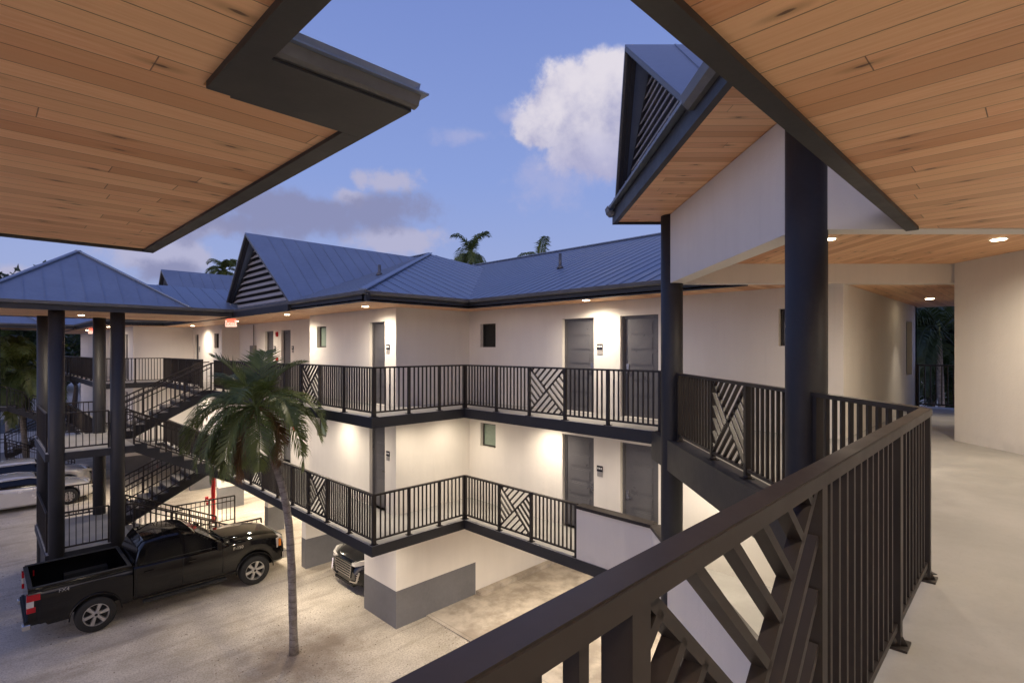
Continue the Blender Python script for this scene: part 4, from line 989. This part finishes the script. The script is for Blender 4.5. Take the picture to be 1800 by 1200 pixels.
def car(name, label, cat, loc, rz, paintm, kind='sedan', group=None):
    suv = kind == 'suv'
    root = empty(name, loc, label, cat, group, rz)
    r = .37 if suv else .345; L0, L1_ = (-2.38, 2.40) if suv else (-2.38, 2.32)
    wx = (-1.42, 1.43); ra = r + .065; W = .95 if suv else .92
    def zb(x):
        b = .27 if suv else .2
        for c in wx:
            if abs(x - c) < ra: b = max(b, r + sqrt(ra * ra - (x - c) ** 2))
        if x > L1_ - .5: b = max(b, .24 + (x - L1_ + .5) * .15)
        return b
    ztp = [(L0, .78), (L0 + .12, 1.02), (-1.9, 1.08), (-.9, 1.07), (.9, 1.03), (1.2, 1.0), (1.75, .93), (2.1, .83), (2.26, .70), (L1_, .56)]
    if suv: ztp = [(L0, .85), (L0 + .1, 1.1), (-1.9, 1.16), (.9, 1.15), (1.15, 1.13), (1.8, 1.06), (2.15, .98), (2.30, .86), (L1_, .66)]
    wp = [(L0, W * .80), (L0 + .15, W * .92), (-1.8, W), (1.6, W), (2.0, W * .94), (2.2, W * .84), (L1_, W * .66)]
    xs = stations(L0, L1_, wx, ra)
    mb = MB(); mb.loft(body_loft(xs, zb, lambda x: interp(ztp, x), lambda x: interp(wp, x))); mb.build('body', paintm, root, sharp=38)
    mb = MB(); mb.box(L0 + .15, L1_ - .25, -W * .78, W * .78, .20, .62); mb.build('underbody', 'black', root)
    # greenhouse
    zr_ = 1.64 if suv else 1.46; bz = 1.10 if suv else 1.0
    roofp = [(-2.1 if suv else -1.95, bz), (-1.8 if suv else -1.25, zr_ - .16), (-1.3 if suv else -.7, zr_ - .02), (-.2, zr_), (.3, zr_ - .06), (1.20, bz)]
    gs = [roofp[0][0] + (roofp[-1][0] - roofp[0][0]) * k / 26 for k in range(27)]
    def ring(x, off, top):
        t = max(interp(roofp, x), bz + .001); f = (t - bz) / (zr_ - bz)
        wb = W * .93 + off; wt = W * (.93 - .19 * f) + off
        half = [(wb, bz - .03), (wt + .01, max(bz, t - .07)), (wt - .06, t - .015 + off), (wt * .6, t + .012 + off), (0, t + .02 + off)]
        return [(x, y, z) for y, z in half] + [(x, -y, z) for y, z in half[-2::-1]]
    mb = MB(); mb.loft([ring(x, 0, 0) for x in gs]); mb.build('glass', 'carglass', root, sharp=40)
    # roof panel and pillars
    mb = MB(); rs = [x for x in gs if interp(roofp, x) > zr_ - .12]; pan = []
    for x in rs:
        t = interp(roofp, x); f = (t - bz) / (zr_ - bz); wt = W * (.93 - .19 * f) + .006
        half = [(wt + .012, t - .075), (wt - .05, t - .004), (wt * .6, t + .024), (0, t + .034)]
        pan.append([(x, y, z) for y, z in half] + [(x, -y, z) for y, z in half[-2::-1]])
    mb.loft(pan); mb.build('roof', paintm, root, sharp=40)
    mb = MB()
    for sg in (1, -1):
        def pt(x, o=.004):
            t = interp(roofp, x); f = max(0, (t - bz) / (zr_ - bz)); return Vector((x, sg * (W * (.93 - .19 * f) + o), t - .03))
        mb.bar(pt(1.17), pt(.30), .035, .035); mb.bar(pt(.3), pt(rs[0]), .03, .03); mb.bar(pt(rs[0]), pt(roofp[0][0] + .05), .05, .05)
    mb.build('pillars', paintm, root)
    for sg in (1, -1):
        mb = MB(); mb.loft([[(.92 + dx, sg * (W + .02 + k), 1.02 + (.12 if suv else .02) + dz) for dx, dz in ((-.06, -.05), (.05, -.05), (.08, .0), (.04, .06), (-.06, .06))] for k in (.0, .16)]); mb.build('mirror', paintm, root)
        for dx in (.35, -.75):
            mb = MB(); mb.bar(Vector((dx - .08, sg * (W + .006), .88)), Vector((dx + .08, sg * (W + .006), .88)), .03, .025); mb.build('door_handle', 'chrome', root)
        # lights
        hl = MB(); z = .86 if suv else .68
        path = [(L1_ + .012, W * .50), (L1_ + .006, W * .655), (L1_ - .10, W * .775), (L1_ - .20, W * .865), (L1_ - .34, W * .925)]
        tall = [.035, .055, .065, .06, .02]
        hl.loft([[(x_, sg * y_, z + .03 * k - tall[k]), (x_, sg * y_, z + .03 * k + tall[k]), (x_ - .06, sg * y_ * .95, z + .03 * k + tall[k]), (x_ - .06, sg * y_ * .95, z + .03 * k - tall[k])] for k, (x_, y_) in enumerate(path)], smooth=False)
        hl.build('headlight', 'clearlens', root)
        tl = MB(); tl.box(L0 - .01, L0 + .2, sg * W * .62, sg * (W * .92), .82, .95); tl.build('taillight', 'redlens', root)
        if suv:
            fm = MB(); fm.bar(Vector((L1_ - .06, sg * W * .80, .70)), Vector((L1_ - .0, sg * W * .74, .42)), .03, .05); fm.bar(Vector((L1_ - .0, sg * W * .74, .42)), Vector((L1_ + .03, sg * W * .42, .38)), .03, .035); [fm.bar(Vector((L1_ - .02, sg * W * .70, zz)), Vector((L1_ - .04, sg * W * .79, zz)), .02, .02) for zz in (.50, .56, .62)]; fm.build('lower_trim', 'chrome', root)
    gr = MB(); gz0, gz1 = (.46, .86) if suv else (.42, .62); gw = .50 if suv else .42
    gr.extr([(L1_ - .03, -gw * .75, gz0), (L1_ - .03, gw * .75, gz0), (L1_ - .03, gw, (gz0 + gz1) / 2 + .05), (L1_ - .03, gw * .92, gz1), (L1_ - .03, -gw * .92, gz1), (L1_ - .03, -gw, (gz0 + gz1) / 2 + .05)], (.045, 0, 0))
    go = gr.build('grille', 'black', root)
    mb = MB(); nbar = 6 if suv else 4
    for k in range(nbar):
        z = gz0 + .03 + (gz1 - gz0 - .05) * k / (nbar - 1); ww = gw * (.78 + .2 * (z - gz0) / (gz1 - gz0)); mb.bar((L1_ + .02, -ww, z), (L1_ + .02, ww, z), .012, .022)
        if suv: pass
    for sg in (1, -1): mb.bar((L1_ + .02, sg * gw * .76, gz0), (L1_ + .02, sg * gw * .95, gz1), .018, .03)
    mb.build('grille_bars', 'chrome', go)
    mb = MB(); mb.box(L1_ - .2, L1_ + .0, -W * .55, W * .55, .24, .34); mb.build('lower_intake', 'black', root)
    for c in wx:
        for sg in (1, -1): wheel(root, c, sg * (W - .115), r, .225, sg, spokes=10 if not suv else 5)
    return root
def pickup(loc):
    root = empty('pickup_truck', loc, 'glossy black crew cab pickup truck with open bed and six spoke alloy wheels', 'pickup truck')
    W = 1.0; r = .415; wx = (-1.70, 1.98); ra = r + .085
    def zb(x):
        b = .50 if x < 2.2 else .46
        for c in wx:
            if abs(x - c) < ra: b = max(b, r + .01 + sqrt(max(0, ra * ra - (x - c) ** 2)))
        return b
    zt = [(-.94, 1.36), (1.16, 1.34), (1.24, 1.36), (1.8, 1.36), (2.4, 1.30), (2.66, 1.25), (2.80, 1.12), (2.86, .95)]
    wp = [(-.94, W), (2.3, W), (2.6, W * .97), (2.78, W * .92), (2.86, W * .84)]
    xs = stations(-.94, 2.86, (1.98,), ra)
    mb = MB(); mb.loft(body_loft(xs, zb, lambda x: interp(zt, x), lambda x: interp(wp, x), .9)); mb.build('body', 'carblack', root, sharp=35)
    # hood bulge
    mb = MB(); mb.loft([[(x, -.66, z), (x, -.60, z + .035), (x, -.40, z + .045), (x, .40, z + .045), (x, .60, z + .035), (x, .66, z)] for x, z in ((1.24, 1.375), (1.8, 1.375), (2.4, 1.315), (2.68, 1.24))]); mb.build('hood_bulge', 'carblack', root, sharp=40)
    # bed
    sides = MB()
    for sg in (1, -1):
        bx = stations(-2.93, -.965, (-1.70,), ra, ())
        rings = []
        for x in bx:
            b = zb(x) if x > -2.6 else .56; t = 1.38
            o = W if x > -2.75 else W - .03
            rings.append([(x, sg * (o - .14), b), (x, sg * (o - .02), b), (x, sg * o, b + (t - b) * .45), (x, sg * (o - .012), t - .09), (x, sg * (o - .045), t), (x, sg * (o - .14), t)])
        sides.loft(rings)
    sides.box(-1.04, -.965, -W + .13, W - .13, .75, 1.38); sides.box(-2.93, -2.85, -W + .16, W - .16, .70, 1.36)
    bed = sides.build('cargo_bed', 'carblack', root, sharp=35)
    mb = MB(); mb.box(-2.85, -1.04, -W + .14, W - .14, .72, .78)
    for sg in (1, -1): mb.box(-2.15, -1.25, sg * (W - .14), sg * (W - .38), .78, 1.02)
    mb.build('bed_liner', 'black', bed)
    mb = MB()
    for sg in (1, -1): mb.box(-2.90, -.98, sg * (W - .15), sg * (W - .045), 1.381, 1.40)
    mb.box(-1.05, -.97, -W + .16, W - .16, 1.381, 1.40); mb.box(-2.93, -2.84, -W + .16, W - .16, 1.362, 1.385); mb.bevel(.006); mb.build('bed_rail_cap', 'tyre', bed)
    # rear bumper, tail lights
    mb = MB(); mb.box(-2.99, -2.90, -.95, .95, .50, .68); mb.bevel(.03, 2); mb.build('rear_bumper', 'black', root)
    mb = MB()
    for sg in (1, -1): mb.box(-3.03, -2.88, sg * .80, sg * .97, .485, .60)
    mb.bevel(.01); mb.build('bumper_corner', 'chrome', root)
    for sg in (1, -1):
        # C-shaped tail light wrapping the corner
        tl = MB(); y = sg * (W - .012); y2 = sg * (W - .16)
        for (x0, x1, z0, z1) in ((-2.955, -2.72, 1.12, 1.26), (-2.955, -2.80, .86, .98)): tl.box(x0, x1, y2, y + sg * .004, z0, z1)
        to = tl.build('taillight', 'redlens', root)
        tw = MB(); tw.box(-2.955, -2.83, y2, y + sg * .003, .982, 1.118); tw.build('reverse_lamp', 'clearlens', to)
        # headlight
        hl = MB(); hl.hexa([(2.60, sg * .985, .92), (2.875, sg * .80, .92), (2.875, sg * .58, .92), (2.60, sg * .58, .92), (2.58, sg * .990, 1.20), (2.80, sg * .86, 1.20), (2.80, sg * .58, 1.20), (2.60, sg * .58, 1.20)]); ho = hl.build('headlight', 'clearlens', root)
        am = MB(); am.box(2.66, 2.72, sg * .93, sg * .995, .96, 1.16); am.build('side_marker', 'amber', ho)
    gl = MB(); gl.box(2.78, 2.885, -.60, .60, .80, 1.16); gl.build('grille', 'black', root)
    mb = MB()
    for z in (.84, .98, 1.12): mb.box(2.88, 2.90, -.6, .6, z, z + .04)
    mb.build('grille_bars', 'chrome', root)
    mb = MB(); mb.box(2.80, 2.96, -.93, .93, .52, .76); mb.bevel(.03, 2); mb.build('front_bumper', 'chrome', root)
    mb = MB(); mb.box(-.9, 2.6, -.74, .74, .42, .95); mb.box(-2.8, -.9, -.6, .6, .48, .71); mb.build('chassis', 'black', root)
    # cab
    bz, zt_ = 1.34, 1.93
    rp_ = [(-.93, bz), (-.80, 1.72), (-.68, 1.88), (-.3, zt_), (.15, 1.925), (.45, 1.86), (1.22, bz)]
    gs = [-.93 + (1.22 + .93) * k / 30 for k in range(31)] + [-.80, -.68, .45]; gs = sorted(set(round(v, 3) for v in gs))
    def ring(x, off=0.0):
        t = max(interp(rp_, x), bz + .001); f = (t - bz) / (zt_ - bz); wb = W * .955 + off; wt = W * (.955 - .165 * f) + off
        half = [(wb, bz - .03), (wt + .005, max(bz, t - .05)), (wt - .05, t - .008), (wt * .55, t + .012), (0, t + .018)]
        return [(x, y, z) for y, z in half] + [(x, -y, z) for y, z in half[-2::-1]]
    mb = MB(); mb.loft([ring(x) for x in gs]); cab = mb.build('cab', 'carblack', root, sharp=30)
    def sidept(x, z, sg, o): f = (z - bz) / (zt_ - bz); return Vector((x, sg * (W * (.955 - .165 * f) + o), z))
    for sg in (1, -1):
        for poly in (((-.72, 1.39), (.10, 1.39), (.10, 1.80), (-.52, 1.80), (-.66, 1.68)), ((.20, 1.39), (1.02, 1.39), (.55, 1.75), (.44, 1.80), (.20, 1.80))):
            mb = MB(); mb.extr([sidept(x, z, sg, .006) for x, z in poly], (0, sg * .004, 0)); mb.build('side_window', 'carglass', root)
        mb = MB(); mb.bar(sidept(-.80, 1.365, sg, .014), sidept(1.10, 1.365, sg, .014), .01, .016); mb.build('window_trim', 'tyre', root)
        for x in (-.90, .14, 1.12):
            mb = MB(); mb.bar(Vector((x, sg * (W + .001), 1.28)), Vector((x, sg * (W + .001), .60)), .006, .008); mb.build('door_gap', 'black', root)
        for x in (-.62, .36):
            mb = MB(); mb.bar(Vector((x - .1, sg * (W + .012), 1.16)), Vector((x + .1, sg * (W + .012), 1.16)), .03, .035); mb.build('door_handle', 'carblack', root)
        mb = MB(); mb.loft([[(.98 + dx, sg * (W + k), 1.42 + dz) for dx, dz in ((-.06, -.10), (.05, -.10), (.08, .0), (.05, .12), (-.06, .13))] for k in (.0, .06, .20)], smooth=False); mb.bevel(.01); mb.build('mirror', 'carblack', root)
        mb = MB(); mb.box(-.75, 1.2, sg * (W - .1), sg * (W + .06), .40, .45); mb.build('running_board', 'tyre', root)
    mb = MB(); wf = lambda z: W * (.955 - .165 * (z - bz) / (zt_ - bz)) - .06
    def wsx(z): return .45 + (1.22 - .45) * (1.86 - z) / (1.86 - bz)
    mb.extr([(wsx(1.38) + .012, -wf(1.38), 1.38), (wsx(1.38) + .012, wf(1.38), 1.38), (wsx(1.83) + .012, wf(1.83) - .03, 1.83), (wsx(1.83) + .012, -wf(1.83) + .03, 1.83)], (.006, 0, .005)); mb.build('windscreen', 'windscreen', root)
    mb = MB(); bxx = lambda z: -.93 + .13 * (z - bz) / (1.72 - bz)
    mb.extr([(bxx(1.40) - .012, -wf(1.4) + .05, 1.40), (bxx(1.40) - .012, wf(1.4) - .05, 1.40), (bxx(1.70) - .012, wf(1.7) - .05, 1.70), (bxx(1.70) - .012, -wf(1.7) + .05, 1.70)], (-.006, 0, 0)); mb.build('rear_window', 'carglass', root)
    mb = MB()
    for sg in (.1, -.45): mb.bar((1.25, sg, 1.40), (1.0, sg + .35, 1.50), .015, .015)
    mb.build('wiper', 'black', root)
    for c in wx:
        for sg in (1, -1): wheel(root, c, sg * (W - .13), r, .27, sg, spokes=6)
    # arch lips
    for c in wx:
        for sg in (1, -1):
            mb = MB(); mb.tube([(c + (ra + .01) * cos(a), sg * (W - .004), r + .01 + (ra + .01) * sin(a)) for a in [pi * k / 16 for k in range(17)]], .016, 6); mb.build('arch_lip', 'carblack', root)
    text_mesh('F-150', .12, 'chrome', root, (1.52, -(W + .004), 1.20), (pi / 2, 0, 0), 'fender_badge')
    text_mesh('FX4', .12, 'signgrey', root, (-2.30, -(W + .001), 1.22), (pi / 2, 0, 0), 'bed_decal')
    return root
pickup((3.74, 17.28, 0))
car('parked_suv', 'dark charcoal SUV nosing out between the grey based parking walls', 'SUV', (9.78, 14.15, 0), pi, 'cardark', 'suv')
car('parked_car', 'silver sedan parked behind the stair tower, its near side towards us', 'car', (1.42, 31.45, 0), 0, 'silver', 'sedan', 'silver cars by the stair tower')
car('parked_car', 'second silver car parked on the far side of the silver sedan', 'car', (1.62, 34.2, 0), 0, 'silver', 'suv', 'silver cars by the stair tower')
car('parked_car', 'pale car standing far away beyond the upper railing', 'car', (-2.0, 62, 0), 0, 'silver', 'suv')

# ------------------------------------------------------------------ palms and trees
def frond_mesh(az, el, length, droop, mat, nl=44, lw=.030, ll=.62, twist=0, parent=None, base=Vector((0, 0, 0)), hang=.5, seed=0):
    rnd = random.Random(seed); mb = MB(); d = Vector((cos(az) * cos(el), sin(az) * cos(el), sin(el))); p = base.copy(); path = [p.copy()]; n = 14; st = length / n; dirs = [d.copy()]
    for k in range(n):
        d = d + Vector((0, 0, -droop / n * (1.0 + 1.4 * k / n))); d.normalize(); p = p + d * st; path.append(p.copy()); dirs.append(d.copy())
    mb.tube(path, [.022 * (1 - .8 * k / n) * (lw / .03) for k in range(n + 1)], 5)
    for i in range(nl):
        f = .14 + .86 * i / (nl - 1); x = f * n; k = min(int(x), n - 1); t = x - k; q = path[k].lerp(path[k + 1], t); dd = dirs[k].lerp(dirs[k + 1], t).normalized()
        side0 = dd.cross(Vector((0, 0, 1)))
        if side0.length < .15: side0 = Vector((-sin(az), cos(az), 0))
        side0.normalize(); up0 = side0.cross(dd).normalized()
        L = ll * (sin(pi * min(1, .18 + f * .82)) ** .55 * .9 + .12) * rnd.uniform(.8, 1.1)
        for sg in (1, -1):
            if rnd.random() < .04: continue
            out = (side0 * sg * .80 + dd * (.55 + .25 * f) + up0 * (.28 + rnd.uniform(-.15, .15))).normalized()
            a = q; m1 = a + out * L * .5 + Vector((0, 0, -L * .06 * hang)); e = m1 + (out * .5 + Vector((0, 0, -hang * rnd.uniform(.5, 1.1)))).normalized() * L * .5
            wv = dd * lw * .5
            mb.face([a - wv * .5, a + wv * .5, m1 + wv, m1 - wv]); mb.face([m1 - wv, m1 + wv, e])
    return mb.build('frond', mat, parent, recalc=False)
def palm(name, label, loc, trunk, fronds, rt=.13, cat='palm tree', group=None, bark='bark', **kw):
    root = empty(name, loc, label, cat, group); mb = MB(); top = Vector(trunk[-1])
    path = []
    for a, b in zip(trunk, trunk[1:]):
        for k in range(6): path.append(Vector(a).lerp(Vector(b), k / 6))
    path.append(top)
    for _ in range(3): path = [path[0]] + [(path[i - 1] + path[i] * 2 + path[i + 1]) / 4 for i in range(1, len(path) - 1)] + [path[-1]]
    n = len(path); rad = [rt * (1.25 if k == 0 else 1.05 - .35 * k / n) * (1 + .05 * sin(k * 2.3)) for k in range(n)]
    rad[-1] *= .8; mb.tube(path, rad, 14); mb.build('trunk', bark, root)
    if kw.get('shaft', True):
        mb = MB(); dn = (path[-1] - path[-3]).normalized(); mb.tube([top - dn * .1, top + Vector((0, 0, .25)), top + Vector((0, 0, .6))], [rt * .7, rt * .8, rt * .2], 10); mb.build('crownshaft', 'frond_pale', root)
    for i, fr in enumerate(fronds):
        az, el, ln, dr, mt = fr[:5]; hg = fr[5] if len(fr) > 5 else .55
        frond_mesh(az, el, ln, dr, mt, kw.get('nl', 44), kw.get('lw', .03), kw.get('ll', .62), 0, root, top + Vector((0, 0, .12)), hg, i * 7 + 3)
    return root
# camera-right azimuth is -45 deg, towards camera is -135, away is 45, left is 135
def AZ(deg): return radians(-45 + deg)   # 0 = picture right, 90 = away, 180 = left, 270 = towards us
F, FP, FB = 'frond', 'frond_pale', 'frond_brown'
fr = [(AZ(100), 1.25, 1.45, .6, F, .2), (AZ(200), 1.2, 1.5, .7, F, .2), (AZ(20), 1.15, 1.5, .8, F, .25), (AZ(150), 1.0, 1.7, 1.1, F, .3), (AZ(280), 1.0, 1.6, 1.3, F, .3),
      (AZ(5), .75, 2.0, 1.7, F, .5), (AZ(25), .45, 1.9, 1.6, F, .6), (AZ(340), .55, 1.9, 2.1, FP, .7), (AZ(165), .7, 2.0, 1.5, F, .5), (AZ(185), .45, 2.1, 1.7, F, .6),
      (AZ(205), .25, 2.0, 2.0, F, .8), (AZ(170), .1, 1.9, 2.2, FP, .9), (AZ(225), .4, 1.9, 2.5, F, .8), (AZ(250), .1, 1.8, 2.6, FP, .9), (AZ(215), -.1, 1.7, 2.5, F, .9),
      (AZ(60), .5, 1.8, 1.8, F, .6), (AZ(120), .4, 1.9, 2.0, F, .7), (AZ(90), .1, 1.8, 2.2, F, .8), (AZ(300), .2, 1.7, 2.6, F, .8),
      (AZ(355), .15, 1.55, 3.4, FB, 1.0), (AZ(10), -.4, 1.3, 2.4, FB, 1.0), (AZ(195), -.6, 1.5, 2.6, FP, 1.0), (AZ(240), -.9, 1.6, 1.4, FB, 1.0), (AZ(190), -1.1, 1.7, 1.0, FB, 1.1), (AZ(150), -.5, 1.6, 2.0, F, 1.0),
      (AZ(190), .6, 2.2, 1.9, F, .7), (AZ(175), -.1, 2.0, 2.4, FP, 1.0), (AZ(208), 0.0, 2.0, 2.4, F, 1.0), (AZ(15), .2, 2.0, 2.4, F, .9), (AZ(130), .9, 1.8, 1.3, F, .4), (AZ(325), .85, 1.8, 1.6, F, .4), (AZ(198), -.35, 1.8, 2.2, FP, 1.0)]
palm('palm_tree', 'slender leaning palm in the gravel in front of the galleries, drooping green and brown fronds', (5.04, 11.98, 0),
     [(0, 0, 0), (-.035, .035, 1.9), (-.08, .08, 3.0), (-.19, .19, 3.8), (-.36, .36, 4.5), (-.52, .52, 5.1), (-.60, .60, 5.42)], fr, .088, nl=60, ll=.64, lw=.035)
def rand_fronds(n, ln, seed, pale=.1, lo=-.5, dark=False):
    r = random.Random(seed); out = []
    for k in range(n):
        el = lo + (1.3 - lo) * r.random() ** .8; out.append((r.random() * 6.28, el, ln * r.uniform(.8, 1.1), r.uniform(1.2, 2.2) - el * .4, 'foliage' if dark else (FP if r.random() < pale else F), r.uniform(.5, .9)))  # dark: shade put into the leaf colour by a darker material
    return out
def at(u, v, D_): x = (u - 900) / 940 * D_; return ((x + D_) * R2, (D_ - x) * R2, EYE + (614 - v) / 940 * D_)
def bgpalm(u, v, D_, ln, n, seed, label, **k):
    x, y, z = at(u, v, D_); palm('palm_tree', label, (x, y, 0), [(.3, -.2, 0), (.1, -.1, z * .5), (0, 0, z)], rand_fronds(n, ln, seed, k.pop('pale', .1), dark=k.pop('dark', False)), k.pop('rt', .14), 'palm tree', k.pop('group', 'palms beyond the roofs'), nl=k.pop('nl', 36), lw=k.pop('lw', .06), ll=k.pop('ll', .7), **k)
bgpalm(828, 448, 31, 2.0, 17, 11, 'palm crown rising above the hip of the blue roof')
bgpalm(950, 462, 34, 2.1, 15, 12, 'lower palm crown just showing over the long ridge')
bgpalm(394, 478, 40, 1.6, 22, 13, 'dark round palm crown behind the louvred gable')
bgpalm(36, 655, 28, 3.0, 26, 14, 'big green palm left of the stair tower columns', pale=.7, group='palms at the left edge', lw=.09, nl=42, ll=.9)
bgpalm(5, 600, 44, 3.4, 24, 15, 'dark palm behind the big green palm at the left edge', group='palms at the left edge', lw=.1, ll=1.0)
bgpalm(1650, 590, 21.5, 2.9, 26, 16, 'dark palm filling the end of the covered passage', group='palms past the passage end', ll=.9, lw=.07, dark=True)
bgpalm(1672, 690, 23, 2.8, 24, 17, 'lower dark palm below it at the passage end', group='palms past the passage end', ll=.9, lw=.07, dark=True)
def tree(label, x, y, h, rad, seed, n=1500, leaf=.35, zc=None):
    r = random.Random(seed); root = empty('broadleaf_tree', (x, y, 0), label, 'tree', 'dark trees beyond the court')
    mb = MB(); mb.tube([(0, 0, 0), (.2, .1, h * .3), (.0, .1, h * .55)], [.28, .2, .12], 8)
    for k in range(6):
        a = r.random() * 6.28; mb.tube([(.1, .1, h * .35), (cos(a) * rad * .4, sin(a) * rad * .4, h * .6), (cos(a) * rad * .7, sin(a) * rad * .7, h * .8)], [.12, .08, .03], 6)
    mb.build('trunk', 'barkd', root); mb = MB()
    cl = [(r.gauss(0, rad * .42), r.gauss(0, rad * .42), h * (.62 + .3 * r.random()), rad * r.uniform(.22, .42)) for _ in range(16)]
    for k in range(n):
        c = r.choice(cl); v = Vector((r.gauss(0, 1), r.gauss(0, 1), r.gauss(0, .8))).normalized() * c[3] * r.uniform(.5, 1.1); p = Vector(c[:3]) + v
        a = Vector((r.gauss(0, 1), r.gauss(0, 1), r.gauss(0, 1))).normalized(); b = a.cross(v).normalized() if a.cross(v).length > .01 else Vector((1, 0, 0)); s_ = leaf * r.uniform(.6, 1.2)
        mb.face([p - a * s_, p + b * s_ * .5, p + a * s_, p - b * s_ * .5])
    mb.build('crown', 'foliage', root, recalc=False)
tl = [('dark tree with sky gaps at the left edge under the eave', 40, 600, 48, 13.5, 5.5), ('tall dark tree next to it farther left', -60, 600, 46, 14, 6), ('round dark tree seen between the tower columns', 130, 600, 60, 8.2, 5.5),
      ('wide dark tree beyond the parked cars', 85, 600, 66, 9, 6.5), ('dark tree past the building end', 170, 600, 70, 9, 7), ('distant dark tree left of the far tower', 10, 600, 75, 10, 7), ('low dark tree in the far gap', 112, 600, 80, 10, 6)]
for i, (lb, u, v, D_, hh, rr) in enumerate(tl):
    x, y, _ = at(u, v, D_); tree(lb, x, y, hh, rr, 40 + i, 2600, .34)
for i, (u, D_, hh, rr, lb) in enumerate(((1640, 30, 11, 4.5, 'dark tree behind the passage palms'), (1700, 27, 10, 4, 'dark tree right of the passage palms'))):
    x, y, _ = at(u, 600, D_); tree(lb, x, y, hh, rr, 60 + i, 2600, .3)
g = MB(); r = random.Random(5)
for k in range(9000):
    u = r.uniform(-700, 250); D_ = r.uniform(84, 100); x, y, _ = at(u, 600, D_); z = abs(r.gauss(0, 1)) * 2.2 + 1.5 + 1.2 * sin(u * .05); a = Vector((r.gauss(0, 1), r.gauss(0, 1), r.gauss(0, 1))).normalized() * .6; b = Vector((a.y, -a.x, a.z * .3)) * .6
    p = Vector((x, y, min(z, 7.5))); g.face([p - a, p + b, p + a, p - b])
tag(g.build('far_woodland', 'foliage', recalc=False), 'dark distant wood along the horizon at the left', 'woodland', kind='stuff')
